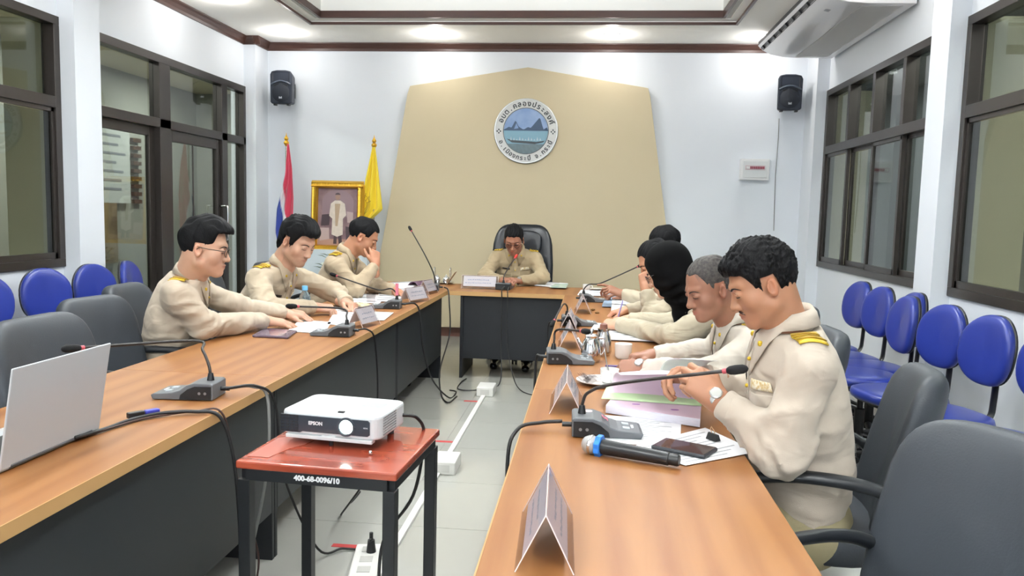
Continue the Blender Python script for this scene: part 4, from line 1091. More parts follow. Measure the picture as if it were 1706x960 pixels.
    def patch(name, c, u, v, w_, h_, m, off=.003, nu=10, nv=8, parent=sh, taper=0, th=.002, direc=None, flap=0, flap_board=False):
        """thin piece laid on the shirt surface, centred at c; u across, v up"""
        u = nrm(u); v = nrm(v-u*np.dot(u, v)); dd = -np.cross(u, v) if direc is None else nrm(direc)
        G = []
        for i in range(nv+1):
            for j in range(nu+1):
                a = (j/nu-.5); b = (i/nv-.5); hh = h_*b
                if flap: hh = h_*(b if i else -.5-flap*(1-abs(a)*2))
                G.append(np.array(c)+u*a*w_*(1-taper*(b+.5))+v*hh-dd*.12)
        if not flap_board: G2 = cast(lambda q: smin(torso(q), rc(q, SL, SR, .068*S, .068*S), .06*S), np.array(G), dd)-dd*.012; P = cast(fs_, G2, dd, n=12)
        else: P = cast(lambda q: shirt_f(q, False), np.array(G), dd)
        g = grad(fs_, P); P = P+g*off
        Fq = [(i*(nu+1)+j, i*(nu+1)+j+1, (i+1)*(nu+1)+j+1, (i+1)*(nu+1)+j) for i in range(nv) for j in range(nu)]
        return mesh_obj(name, P-org, Fq, m, parent, smooth=50, solid=th)
    ch = sp_[2]; vv = nrm(sp_[3]-sp_[2]); uf = us[2]; ff_ = nrm(np.cross(vv, uf)) if np.dot(np.cross(vv, uf), F) > 0 else -nrm(np.cross(vv, uf))
    patch('placket', (sp_[1]+sp_[3])/2+ff_*.08, uf, vv, .034*S, .42*S, cm, .0022, 4, 26, direc=-ff_, th=.0015)
    goldt = mat('gold_braid', board, .38, metal=.35, bump=.5, bscale=160); tagm = mat('name_tag', '#2A211F', .3)
    btn = MB()
    for k in range(5):
        P = cast(fs_, [sp_[1]+(sp_[3]-sp_[1])*(k*.26)+ff_*.2], -ff_)[0]+ff_*.0045; btn.sell(P-org, (.013, .013, .013), 1, 1, 8, 5)
    btn.build('buttons', goldt, sh, smooth=180)
    for s in (-1, 1):
        c = sp_[2]+vv*.035*S+uf*s*.082*S
        patch('pocket', c-vv*.055*S, uf, vv, .095*S, .1*S, cm, .0018, direc=-ff_, th=.0018); patch('pocket_flap', c+vv*.0*S, uf, vv, .1*S, .034*S, cm, .0045, direc=-ff_, flap=.35)
        if tags:
            if s > 0: patch('name_tag', c+vv*.037*S, uf, vv, .066*S, .015*S, tagm, .006, 6, 2, direc=-ff_)
            else: patch('ribbon_bar', c+vv*.04*S, uf, vv, .075*S, .026*S, mat('ribbon_bar', '#C9AE76', .5, color2='#E8E2D0', nscale=90), .006, 6, 3, direc=-ff_)
        # shoulder board
        sj = SL if s < 0 else SR; c = nk*.2+sj*.80; along = nrm(sj-nk); acr = nrm(np.cross(along, Z)); dn = nrm(np.cross(acr, along)); dn = dn if dn[2] < 0 else -dn
        if board:
            patch('shoulder_board', c, acr, along, .058*S, .078*S, goldt, .010, 8, 10, direc=dn, th=.003, flap_board=True)
            for tt in (-.02, .0, .02): patch('braid_stripe', c+along*tt*S, acr, along, .055*S, .007*S, mat('braid_dark', '#9A7A1A', .4, metal=.3), .0137, 6, 2, direc=dn, flap_board=True)
        P = cast(lambda p: shirt_f(p, False), [cen+fw*.16*S+rt*s*.055*S-ax*.02*S], -fw)[0]
        pin = MB(); pin.sell(P+fw*.012*S-org, (.015, .012, .017), .8, .8, 10, 6); pin.build('collar_pin', goldt, sh, smooth=60)
    # cuffs
    for (W, E) in ((WL, EL), (WR, ER)):
        a_ = nrm(W-E); cu = MB(); R = np.array(Vector(a_).to_track_quat('Z', 'Y').to_matrix())
        r = .037*S*sleeve
        cu.lathe([(r*.8, -.002), (r*.93, -.004), (r, -.008), (r*1.04, -.05), (r*.98, -.056)], c=W-a_*.006-org, n=26, R=R, cap=False); cu.build('cuff', cm, sh, smooth=60)
    if watch:
        W, E = (WL, EL) if watch[0] == 'L' else (WR, ER); a_ = nrm(W-E); R = np.array(Vector(a_).to_track_quat('Z', 'Y').to_matrix())
        wr = empty('wristwatch', tuple(W+a_*.012), 0, watch[2], 'watch'); wr.location = tuple(W); wm = mat('watch_'+watch[1], watch[1], .25, metal=.7)
        m_ = MB(); r = .0285*S; m_.lathe([(r, .004), (r+.004, .005), (r+.005, .015), (r+.004, .025), (r, .026), (r, .004)], n=26, R=R, cap=False); m_.build('strap', wm, wr, smooth=40)
        nz_ = nrm(np.array((0, 0, 1))*.8+np.array((-.3, -.6, 0))); nz_ = nrm(nz_-a_*np.dot(nz_, a_)); R2 = np.array(Vector(nz_).to_track_quat('Z', 'Y').to_matrix())
        m_ = MB(); m_.lathe([(.0, 0), (.018, 0), (.0185, .007), (.015, .0095), (0, .0095)], c=a_*.015+nz_*(r+.001), n=20, R=R2); m_.build('watch_face', wm, wr, smooth=30)
    # ---- trousers and shoes
    tm = mat('trousers_'+(trousers or '#8D8468').strip('#'), trousers or '#8D8468', .85, bump=.2, bscale=300)
    if legs:
        hipL = pel-Rt*.09*S-Z*.02; hipR = pel+Rt*.09*S-Z*.02; segs = []; shoes = []
        for hp, s in ((hipL, -1), (hipR, 1)):
            kn = hp+F*.44*S+Rt*s*.05*S; kn[2] = min(.53, pel[2])
            an = np.array((kn[0], kn[1], .1))+F*(-.05 if s > 0 else .02); segs.append((hp, kn, an)); shoes.append(an)
        def tf(p):
            d = ell(p, pel-Z*.03, (.18*S, .14*S, .13*S), np.stack([Rt, F, Z], 1))
            for hp, kn, an in segs:
                g_ = smin(rc(p, hp, kn, .095*S, .072*S), rc(p, kn, an-Z*.02, .07*S, .055*S), .03)
                g_ = g_+.004*np.sin((p@F)*120+2*np.sin((p@Rt)*40))*np.exp(-(np.linalg.norm(p-hp, axis=1)/.16)**2)
                d = smin(d, g_, .03)
            return smax(d, -(p[:, 2]-.06), .005)
        pts = np.array([q for s_ in segs for q in s_]+[pel]); v, q = snet(tf, pts.min(0)-.22, pts.max(0)+.22, .014); np_obj('trousers', v, q, tm, root, None, org)
        for an in shoes:
            def sf(p):
                d = rc(p, np.array((an[0], an[1], .048))-F*.03, np.array((an[0], an[1], .034))+F*.15*S, .045*S, .034*S)
                d = smin(d, rc(p, (an[0], an[1], .05), (an[0], an[1], .11), .045*S, .045*S), .02)
                return smax(smax(d, .004-p[:, 2], .003), p[:, 2]-.13, .003)
            v, q = snet(sf, (an[0]-.3, an[1]-.3, -.01), (an[0]+.3, an[1]+.3, .16), .009); np_obj('shoe', v, q, mat('shoe_leather', '#111113', .25, coat=.3), root, None, org)
    # ---- hair, brows, lashes
    hm = mat('hair_'+hair.strip('#'), hair, .6, bump=1.0, bscale=500, stretch=(1, .25, .25), spec=.16) if not st.get('grey') else mat('hair_grey', '#3E3936', .7, color2='#211E1D', nscale=90, bump=.6, bscale=300)
    HL = lambda p: head_local(p)
    if not hijab:
        h_ = hair_fn(st); v, q = snet(h_, (-.13, -.15, -.13), (.13, .17, .2), .0034); np_obj('hair', toW(v), q, hm, root, None, org)
    def on_face(x, z): return cast(HL, [(x, .2, z)], (0, -1, 0))[0]
    brm = mat('brow_'+hair.strip('#'), '#17110F', .7)
    for s in (-1, 1):
        bp = [on_face(s*a, b) for a, b in ((.013, .0245), (.022, .029), (.033, .0305), (.043, .0275), (.051, .021))]
        m_ = MB(); m_.tube((toW(np.array(spline(bp, 4)))-org), np.interp(np.linspace(0, 1, 17), [0, .3, .8, 1], [.004, .0052, .004, .0014])*hs/1.05, 6, flat=.45); m_.build('eyebrow', brm, root, smooth=180)
        ep = [on_face(s*a, b) for a, b in ((.018, .0035), (.024, .0028), (.031, .0022), (.038, .0025), (.0455, .0035))]
        m_ = MB(); m_.tube((toW(np.array(spline(ep, 3))+np.array((0, .0006, 0)))-org), .0017*hs, 5); m_.build('eyelashes', brm, root, smooth=180)
        ep = [on_face(s*a, b) for a, b in ((.017, .010), (.024, .0155), (.031, .017), (.038, .0155), (.046, .0105))]
        m_ = MB(); m_.tube((toW(np.array(spline(ep, 3))-np.array((0, .0004, 0)))-org), .0009*hs, 5); m_.build('lid_crease', mat('lid_crease', '#6A4436', .7), root, smooth=180)
    if moustache:
        mp_ = [on_face(a, b) for a, b in ((-.026, -.056), (-.016, -.049), (-.005, -.0465), (.005, -.0465), (.016, -.049), (.026, -.056))]
        m_ = MB(); m_.tube((toW(np.array(spline(mp_, 4)))-org), np.interp(np.linspace(0, 1, 21), [0, .2, .8, 1], [.001, .0055, .0055, .001])*hs, 6, flat=.8); m_.build('moustache', mat('moustache_hair', '#4A342A', .9), root, smooth=180)
    if glasses:
        g_ = empty('glasses', tuple(org)); g_.name = 'glasses'; g_.parent = root; g_.location = (0, 0, 0); gm = mat('glasses_frame', '#1A1715', .3)
        for s in (-1, 1):
            m_ = MB(); m_.tube(toW(np.array([(s*.034+.023*math.cos(a), .1035-.004*abs(math.cos(a)*s+.0)-.003*max(0, s*math.cos(a)), .006+.019*math.sin(a)) for a in np.linspace(0, 2*PI, 25)[:-1]]))-org, .0016*hs, 6, closed=True); m_.build('rim', gm, g_, smooth=180)
            m_ = MB(); m_.tube(toW(np.array([(s*.057, .099, .012), (s*.078, .07, .013), (s*.083, .03, .012), (s*.084, -.005, .014), (s*.082, -.02, .0)]))-org, .0016*hs, 6); m_.build('temple_arm', gm, g_, smooth=180)
            m_ = MB(); m_.lathe([(0, -.0004), (.022, -.0004), (.022, .0004), (0, .0004)], n=20, R=HR@rotm(PI/2), c=toW(np.array([(s*.034, .1025, .006)]))[0]-org); m_.build('lens', clear_m, g_)
        m_ = MB(); m_.tube(toW(np.array([(-.012, .1035, .01), (0, .1065, .013), (.012, .1035, .01)]))-org, .0016*hs, 6); m_.build('bridge', gm, g_, smooth=180)
    if hijab:
        def jf(p):
            pl = toL(p)
            d = ell(pl, (0, -.02, .04), (.094, .115, .107)); d = smin(d, ell(pl, (0, .0, -.03), (.088, .08, .1)), .04)
            hole = smax(ell(pl, (0, .13, -.015), (.061, .105, .098)), -(pl[:, 1]-.015), .01)
            c1 = rc(p, hc+HR@np.array((0, -.02, -.04))*hs, nk+Z*.0, .1*S, .105*S); c1 = c1
            dr_ = rc(p, nk+F*.01, nk+F*.05-Z*.10*S, .1*S, .055*S)
            d = smin(d*hs, smin(c1, dr_, .05), .05)
            d = d+.0045*np.sin(p[:, 2]*85+3*np.sin(p[:, 0]*25+p[:, 1]*18))*np.clip((hc[2]+.02-p[:, 2])/.1, 0, 1)
            return smax(d, -hole*hs, .012)
        lo_ = np.minimum(hc, nk)-np.array((.2, .2, .22))*S; hi_ = np.maximum(hc, nk)+np.array((.2, .2, .2))*S
        v, q = snet(jf, lo_, hi_, .006); np_obj('headscarf', v, q, mat('black_scarf', '#040405', .9, bump=.2, bscale=200, spec=.15), root, None, org)
    return dict(root=root, WL=WL, WR=WR, EL=EL, ER=ER, SL=SL, SR=SR, S=S)
rnd = random.Random(11)
def cloth_mat(name, c):
    if name in MATS: return MATS[name]
    m = mat(name, c, .85, bump=.25, bscale=420, noise=.04, nscale=12, sheen=.1); nt = m.node_tree; N = nt.nodes; L = nt.links
    b1 = [n for n in N if n.type == 'BUMP'][0]; mp = [n for n in N if n.type == 'MAPPING'][0]
    mp2 = N.new('ShaderNodeMapping'); mp2.inputs['Rotation'].default_value = (.3, .5, .2); mp2.inputs['Scale'].default_value = (1, 1, 1.9)
    tc = [n for n in N if n.type == 'TEX_COORD'][0]; L.new(tc.outputs['Object'], mp2.inputs['Vector'])
    n = N.new('ShaderNodeTexNoise'); n.inputs['Scale'].default_value = 6; n.inputs['Detail'].default_value = 1.6; n.inputs['Distortion'].default_value = 1.1; n.inputs['Roughness'].default_value = .45
    L.new(mp2.outputs[0], n.inputs['Vector'])
    b2 = N.new('ShaderNodeBump'); b2.inputs['Strength'].default_value = .85; b2.inputs['Distance'].default_value = .02
    L.new(n.outputs['Fac'], b2.inputs['Height']); L.new(b2.outputs[0], b1.inputs['Normal']); return m
# ------------------------------------------------------------ the nine people
R_ = math.radians
P9 = person('man with thick black hair in khaki uniform, nearest on the right, paging through pink papers', (.67, 2.42, .53), (.60, 2.37, 1.09), R_(178), (.51, 2.33, 1.228), R_(178), R_(27),
       (.395, 2.28, .885), (.38, 2.58, .9), S=1.13, hs=.97, bulge=.03, skin='#A97A5E', shirt='#B9AD9E', fat=.004, wide=1.06, belly=.04,
       style=dict(top=.018, side=.007, back=.006, fringe=.07, nape=-.06, front=.008, amp=.004, sideburn=-.03, curly=1), elbL=(.545, 2.15, .79), elbR=(.58, 2.68, .80),
       handL=dict(d=(-.75, .3, .6), n=(.1, -.9, .3), curl=.55, tcurl=.75), handR=dict(d=(-.8, -.3, .1), n=(.1, .6, .7), curl=.5), watch=('L', '#C9C9C4', 'steel watch on the nearest man at the right'), moustache=True, trousers='#9A9070')
P8 = person('older man with short grey hair in a pale khaki shirt, second on the right', (.69, 3.3, .52), (.61, 3.22, 1.0), R_(185), (.485, 3.15, 1.135), R_(200), R_(22),
       (.245, 3.19, .80), (.30, 3.5, .80), S=1.1, hs=1.0, skin='#8F6450', shirt='#C0B8AC', style=dict(top=.005, side=.001, back=.003, fringe=.092, recede=.05, grey=1, amp=.0015, sideburn=.0, stubble_top=1),
       elbL=(.52, 2.98, .83), elbR=(.6, 3.52, .84), handL=dict(d=(-.85, .2, -.05), n=(-.1, -.55, .8), curl=.75, tcurl=.6), handR=dict(d=(-.8, -.3, 0), n=(0, .1, 1), curl=.6), watch=('L', '#CFCFCF', 'silver watch on the grey haired man'), board='#8F7F2A')
P7 = person('person in a black headscarf and glasses, writing with a purple pen', (.78, 4.2, .52), (.57, 4.2, .96), R_(180), (.42, 4.2, 1.13), R_(165), R_(28),
       (.19, 4.45, .80), (.26, 4.78, .79), S=1.06, skin='#C49A80', shirt='#ADA38E', hijab=True, glasses=True, elbL=(.45, 3.98, .82), elbR=(.6, 4.6, .82), style=dict(), hair='#0B0B0D',
       handL=dict(d=(-.8, .45, .0), n=(0, -.5, .8), curl=.7, tcurl=.6), handR=dict(d=(-.8, -.3, 0), curl=.5), tags=False)
P6 = person('man resting his chin on his hand beyond the black headscarf', (.78, 5.0, .52), (.56, 5.0, .98), R_(180), (.43, 5.0, 1.125), R_(180), R_(30),
       (.36, 4.9, .97), (.26, 5.25, .79), S=1.06, skin='#B58468', shirt='#AFA48F', style=dict(top=.012, side=.004, fringe=.085, recede=.012), elbL=(.40, 4.86, .80), elbR=(.5, 5.3, .83),
       handL=dict(d=(-.1, .1, 1), n=(-.2, -1, 0), curl=.9, tcurl=.5), handR=dict(curl=.4), tags=False)
P5 = person('farthest man on the right side, pointing with a finger', (.8, 5.85, .52), (.66, 5.85, 1.04), R_(180), (.56, 5.85, 1.20), R_(182), R_(24),
       (.25, 5.72, .85), (.3, 6.1, .79), S=1.08, skin='#8D624C', shirt='#AFA48F', style=dict(top=.012, side=.006, fringe=.075), elbL=(.52, 5.62, .82),
       handL=dict(d=(-.8, .0, .35), n=(.2, -.4, .8), curls=[.1, .55, .7, .8], tcurl=.2), handR=dict(curl=.4), tags=False)
P4 = person('chairman in khaki uniform with yellow shoulder boards, head bowed behind the head table', (-.68, 7.52, .54), (-.69, 7.38, 1.06), R_(-90), (-.70, 7.25, 1.165), R_(-90), R_(28),
       (-.62, 7.12, .80), (-.79, 7.12, .80), S=1.06, skin='#9A6B55', shirt='#A39274', style=dict(top=.012, side=.005, fringe=.078), glasses=True, board='#E2C81E', trousers='#15161A',
       elbL=(-.42, 7.27, .83), elbR=(-.97, 7.27, .83), handL=dict(d=(-.4, -.5, .1), n=(.3, -.2, 1), curl=.6), handR=dict(d=(.4, -.5, .1), n=(-.3, -.2, 1), curl=.6), watch=('L', '#D0D0CC', 'pale watch on the chairman'))
P3 = person('man in khaki uniform, hand at his face, elbow on the far left desk', (-2.1, 5.95, .53), (-1.88, 5.92, 1.07), R_(0), (-1.75, 5.92, 1.2), R_(12), R_(28),
       (-1.5, 5.97, .79), (-1.63, 5.86, 1.0), S=1.1, skin='#B07E62', shirt='#A8977E', style=dict(top=.010, side=.005, fringe=.082, recede=.015, sideburn=-.015), elbR=(-1.74, 5.72, .81), elbL=(-1.7, 6.1, .82),
       handR=dict(d=(-.1, .15, 1), n=(.6, -.7, 0), curls=[.35, .8, .9, 1.0], tcurl=.2), handL=dict(curl=.4), bulge=.03)
P2 = person('man with longer black hair in khaki uniform, writing beside the water bottle', (-2.17, 4.82, .53), (-1.95, 4.8, 1.04), R_(-8), (-1.83, 4.76, 1.20), R_(-22), R_(26),
       (-1.6, 5.02, .80), (-1.70, 4.72, .80), S=1.12, skin='#C0967E', shirt='#B0A18B', style=dict(top=.026, side=.014, back=.014, fringe=.078, nape=-.095, front=.014, amp=.005, sideburn=-.03), fat=.004, beard=True,
       elbR=(-1.92, 4.46, .82), elbL=(-1.72, 5.22, .84), handR=dict(d=(.9, .3, -.05), n=(.0, -.35, 1), curl=.7, tcurl=.6), handL=dict(d=(.7, -.6, 0), n=(.1, .2, 1), curl=.7, tcurl=.5), head_roll=.06)
P1 = person('man with glasses and swept black hair in khaki uniform, nearest on the left', (-2.17, 3.84, .53), (-2.02, 3.78, 1.05), R_(20), (-1.92, 3.74, 1.20), R_(17), R_(10),
       (-1.77, 4.42, .80), (-1.75, 4.08, .80), S=1.13, hs=1.13, skin='#BF967E', shirt='#B9AB98', style=dict(top=.03, side=.003, back=.004, fringe=.09, nape=-.04, front=.022, amp=.003, sideburn=-.008), glasses=True, fat=.006, wide=1.06,
       elbR=(-1.9, 3.68, .83), elbL=(-1.97, 4.2, .86), handR=dict(d=(.75, .55, -.12), n=(.1, -.15, 1), curl=.12, tcurl=.0, spread=.2), handL=dict(d=(.85, .2, -.05), n=(.0, -.2, 1), curl=.35, tcurl=.4),
       watch=('L', '#3A3230', 'dark square watch on the man with glasses'), board='#D8B52E')
# ------------------------------------------------------------ things on the tables and the floor
_M = [_r2, -_u2, _f]
def at(x, y, z):
    """point at height z on the sight line of photo pixel (x, y)"""
    d = _r2*((x-853)/FPX)-_u2*((y-480)/FPX)+_f
    t = (z-CAMH)/d.z; return np.array((d.x*t, d.y*t, z))
TZ = .7506
def flat_sheet(name, px, z, m, lab, cat='paper', group=None, th=.0008, lines=0, lm=None, wob=.0):
    P = [at(x, y, z)[:2] for x, y in px]; c = np.mean(P, 0)
    r = empty(name, (c[0], c[1], z), 0, lab, cat, group)
    mb = MB(); mb.prism([tuple(p-c) for p in P][::1], 0, th); mb.build('sheet', m, r)
    if lines:
        a, b, c2, d = [p-c for p in (P[0], P[1], P[2], P[3])]
        ln = MB()
        for i in range(lines):
            t = .12+.76*i/max(lines-1, 1); p = a+(d-a)*t; q = b+(c2-b)*t; e = .08+.0*i; f_ = .9-.25*((i*7) % 3)/2
            s = p+(q-p)*e; s2 = p+(q-p)*f_; w2 = (d-a)*(.28/lines)
            ln.add([(s[0], s[1], th+.0004), (s2[0], s2[1], th+.0004), (s2[0]+w2[0], s2[1]+w2[1], th+.0004), (s[0]+w2[0], s[1]+w2[1], th+.0004)], [(0, 1, 2, 3)])
        tag(ln.build('printed_lines', lm or mat('print_grey', '#AEB0B5', .8), r), kind='stuff')
    return r

foam_m = mat('mic_foam', '#0D0D0F', .9, bump=.6, bscale=500); pink_m = mat('pink_tape', '#D4788C', .5)
def mic(rear, direc, tip, lab, path=None, ring='#B8505A', head=None, hr=.013, side='#3E4043'):
    d = nrm((direc[0], direc[1], 0)); rz = math.atan2(-d[0], d[1]); r = empty('desk_microphone', (rear[0], rear[1], TZ), rz, lab, 'microphone', 'gooseneck microphones on the tables')
    prof = [(0, .002), (0, .055), (.008, .06), (.065, .06), (.09, .052), (.115, .034), (.14, .027), (.205, .022), (.215, .017), (.208, .002)]
    R = np.array([[0, 0, 1], [1, 0, 0], [0, 1, 0]], float)
    m = MB(); m.prism(prof, -.062, .062, R=R); m.build('base', mat('mic_base', '#5A5D61', .45), r, bevel=.003)
    for s in (-1, 1):
        m = MB(); m.prism([(.004, .004), (.004, .05), (.06, .05), (.085, .04), (.11, .02), (.115, .004)], s*.0625-.001, s*.0625+.001, R=R); m.build('side_panel', black_m, r)
        m = MB(); m.cyl((s*.061, .025, .026), (s*.0645, .025, .026), .005, 10); m.cyl((s*.061, .045, .026), (s*.0645, .045, .026), .005, 10); m.build('socket', mat('socket_grey', '#8A8C8E', .3, metal=.5), r)
    for k in range(2):
        m = MB(); m.box((-.025+.05*k, .165, .026), (.022, .022, .004), rotm(-.08)); m.build('button', mat('button_pale', '#A9B0B4', .4), r, bevel=.001)
    m = MB(); m.box((0, .185, .0245), (.03, .008, .003)); m.build('indicator', mat('label_print', '#C9CDD0', .4), r)
    # gooseneck in local frame
    T = np.array(tip)-np.array((rear[0], rear[1], TZ)); c, s = math.cos(-rz), math.sin(-rz); tl = np.array((T[0]*c-T[1]*s, T[0]*s+T[1]*c, T[2]))
    b0 = np.array((0, .03, .058)); h = max(tl[2]-.058, .03)
    if path is None:
        P = [b0, b0+(0, 0, .035), b0+np.array((tl[0]*.03, .01+.03*np.sign(tl[1]-.03), min(.075, h*.7))), b0+(tl-b0)*.28+np.array((0, 0, .02)), b0+(tl-b0)*.62+np.array((0, 0, .008)), tl]
    else: P = [b0]+[np.array(p) for p in path]+[tl]
    sp = spline(P, 7); n = len(sp)
    m = MB(); m.tube([b0-(0, 0, .004), b0+(0, 0, .028)], [.014, .0085], 12); m.build('neck_boot', black_m, r, smooth=50)
    m = MB(); m.tube(sp, [.0052]*n, 10); m.build('gooseneck', mat('neck_black', '#26211F', .35, bump=.5, bscale=900), r, smooth=180)
    dd = nrm(sp[-1]-sp[-3]); hd = MB(); hd.tube([sp[-1]-dd*.004, sp[-1]+dd*.004, sp[-1]+dd*.02, sp[-1]+dd*.042, sp[-1]+dd*.052, sp[-1]+dd*.056], [hr*.6, hr*.9, hr, hr*.95, hr*.6, .002], 14)
    hd.build('foam_cap', foam_m if not head else mat('red_foam', head, .8, bump=.5, bscale=400), r, smooth=180)
    m = MB(); m.cyl(sp[-1]-dd*.016, sp[-1]-dd*.004, .0075, 12); m.build('ring', mat('ring_'+ring.strip('#'), ring, .4), r, smooth=40)
    m = MB(); m.cyl((0.015, .001, .028), (0.015, -.03, .028), .008, 10); m.build('cable_plug', black_m, r, smooth=40)
    return r
mA = mic((-.035, 2.37), (1, .04), (.385, 2.12, 1.012), 'desk microphone with a long neck, nearest on the right table, beside the wireless microphone', [(0, .032, .095), (.01, .05, .13), (.06, .13, .17)])
m = MB(); m.lathe([(0, 0), (.014, 0), (.014, .0015), (0, .0015)], c=(-.03, .05, .0595), n=16); m.build('round_sticker', mat('pink_sticker', '#E3C7CD', .5), mA)
m = MB(); put_text(m, '25', .03, (.0, .1, .05), rotm(-.6), bold=.001); m.build('red_number', mat('pink_print', '#C67688', .5), mA)
mB = mic((-.175, 3.5), (1, .1), (-.015, 3.32, .925), 'desk microphone beside the steel jug on the right table', [(0, .032, .1), (.01, .045, .15)])
mC = mic((-.06, 6.05), (1, .1), (.395, 6.3, 1.02), 'desk microphone on the far end of the right table, its head before the beige panel')
mD = mic((-.15, 4.72), (1, .1), (-.19, 4.5, .80), 'desk microphone on the right table among clear name plates', [(0, .03, .11), (.06, .0, .13)])
mL1 = mic((-1.275, 2.58), (-1, -.08), (-1.60, 2.30, .96), 'desk microphone nearest on the left table, behind the laptop', [(0, .035, .11), (.03, .07, .16), (.1, .13, .18)])
mL2 = mic((-1.235, 4.0), (-1, -.05), (-1.49, 3.86, .915), 'desk microphone on the left table next to the hands of the man with glasses', [(0, .033, .1), (.02, .06, .14)])
mL3 = mic((-1.27, 5.22), (-1, -.1), (-1.79, 5.4, .945), 'desk microphone with pink tape round its neck, on the left table')
m = MB(); m.cyl((0, .03, .09), (0, .03, .17), .011, 12); m.build('pink_tape', pink_m, mL3)
mL4 = mic((-1.255, 6.5), (-1, -.1), (-1.53, 6.62, 1.25), 'tall desk microphone at the far left corner, its head against the beige panel', [(-.01, .05, .15), (-.03, .12, .3)])
mH = mic((-.735, 6.72), (.05, 1), (-.66, 6.98, 1.02), 'desk microphone with a red head in front of the chairman', [(.0, .06, .12), (.03, .15, .2)], head='#C2392F')
m = MB(); m.box((0, -.004, .03), (.13, .012, .05)); m.build('rear_panel', black_m, mH, bevel=.002)

def name_plate(c, rz, lab, L=.3, w=.11, h=.112, ink='#9098A6', tint=None, title=False):
    r = empty('name_plate', (c[0], c[1], TZ), rz, lab, 'name plate', 'folded acrylic name plates')
    for s in (-1, 1):
        a = math.atan2(h, w/2); ln_ = math.hypot(h, w/2)
        R = np.stack([np.array((0, 1, 0.)), nrm((-s*w/2, 0, h)), nrm((s*h, 0, w/2))], 1)   # along ridge, up slope, outward
        cc = np.array((s*w/4, 0, h/2))
        m = MB(); m.box(cc+R@np.array((0, 0, .0012)), (L, ln_, .002), R); m.build('acrylic_leaf', clear_m, r)
        m = MB(); m.box(cc+R@np.array((0, .01, -.0006)), (L*.9, ln_*.74, .0008), R); card = m.build('card', mat('plate_card', '#E4E3E8', .6) if not tint else mat('card_'+tint.strip('#'), tint, .6), r)
        m = MB()
        rr = random.Random(int(abs(c[1])*100)+s)
        for k, (yy, hh, w0, w1) in enumerate(((.022, .009, -.26, .3), (-.006, .007, -.32, .34))):
            x = w0*L
            while x < w1*L:
                dx = rr.uniform(.008, .022); m.box(cc+R@np.array((x+dx/2, yy+rr.uniform(-.001, .002), .0004)), (dx*.75, hh*rr.uniform(.6, 1), .0006), R); x += dx*1.15
        m.build('blurred_print', mat('plate_ink_'+ink.strip('#'), ink, .7), card)
        for e in (-1, 1):
            m = MB(); m.tube([np.array((s*w/2, e*L/2, .001)), np.array((0, e*L/2, h+.001))], .0012, 6); m.build('clear_edge', acrylic_m, r)
    m = MB(); m.tube([(0, -L/2, h+.001), (0, L/2, h+.001)], .0013, 6); m.build('ridge', acrylic_m, r)
    return r
name_plate((-.068, 1.55), D(2), 'folded clear name plate standing alone nearest the camera on the right table', tint='#CFCBD6')
name_plate((-.062, 2.72), D(1), 'folded clear name plate left of the nearest right desk microphone')
name_plate((-.085, 3.98), D(2), 'folded clear name plate behind the second right microphone, by the steel jug', L=.28)
name_plate((-.10, 4.55), D(-1), 'folded clear name plate beyond the jug, before the third microphone', L=.26)
name_plate((-.03, 5.4), D(2), 'folded clear name plate on the far right desk', L=.28)
name_plate((-1.28, 4.36), D(-14), 'folded clear name plate beside the microphone of the man with glasses', L=.2)
name_plate((-1.27, 5.62), D(-20), 'folded clear name plate just beyond the pink taped microphone', L=.26)
name_plate((-1.3, 6.24), D(-10), 'small folded name plate at the far end of the left table', L=.2)
hp = name_plate((-.945, 6.78), D(90), 'wide white name plate with pale lettering on the head table before the chairman', L=.32, w=.09, h=.115, tint='#EDEFF6', ink='#8FA0C0')
m = MB(); m.box((.035, .12, .03), (.002, .05, .03), rotm(0, -.38, 0)); m.build('corner_mark', mat('plate_pink', '#C88AA0', .5), hp)

# nearest right: wireless microphone, phone, clip, papers, pink stack
flat_sheet('printed_sheet', [(975, 690), (1135, 701), (1133, 746), (985, 736)], .7515, paper_m, 'white printed sheet half under the nearest right microphone and the pink stack', 'paper', lines=14)
flat_sheet('printed_sheet', [(1050, 745), (1175, 713), (1262, 753), (1142, 776)], .753, paper_m, 'white printed sheet under the black phone, its corner over the table edge', 'paper', lines=9)
wm = empty('wireless_microphone', tuple(at(982, 745, .752)), 0, 'black wireless microphone with silver mesh head and blue ring, lying on the table', 'microphone')
a = at(984, 741, .776)-np.array(wm.location); b = at(1132, 768, .772)-np.array(wm.location); dx = nrm(b-a)
Rm = np.array(Vector(dx).to_track_quat('Z', 'Y').to_matrix())
m = MB(); m.lathe([(.0, -.0), (.012, .002), (.02, .008), (.026, .02), (.027, .028), (.025, .038), (.021, .044)], c=a-dx*.026, n=28, R=Rm); m.build('mesh_head', mat('mesh_silver', '#B9B9B8', .35, metal=.7, bump=1, bscale=700), wm, smooth=60)
m = MB(); m.lathe([(.0275, 0), (.0285, .002), (.0285, .006), (.0275, .008), (.0275, 0)], c=a-dx*.002, n=28, R=Rm, cap=False); m.build('head_band', chrome_m, wm, smooth=30)
m = MB()
poly = [(.033*math.cos(t), .033*math.sin(t)) if i % 2 else (.029*math.cos(t), .029*math.sin(t)) for i, t in enumerate(np.linspace(0, 2*PI, 17)[:-1])]
m.prism(poly, .018, .034, R=Rm, c=a); m.build('rubber_ring', mat('blue_rubber', '#2D7BD8', .5), wm, bevel=.002)
L_ = np.linalg.norm(b-a)
m = MB(); m.lathe([(.02, .03), (.0215, .04), (.018, L_-.045), (.0185, L_-.03), (.0175, L_-.028)], c=a, n=24, R=Rm); m.build('handle', mat('mic_handle', '#1B1D20', .35), wm, smooth=40)
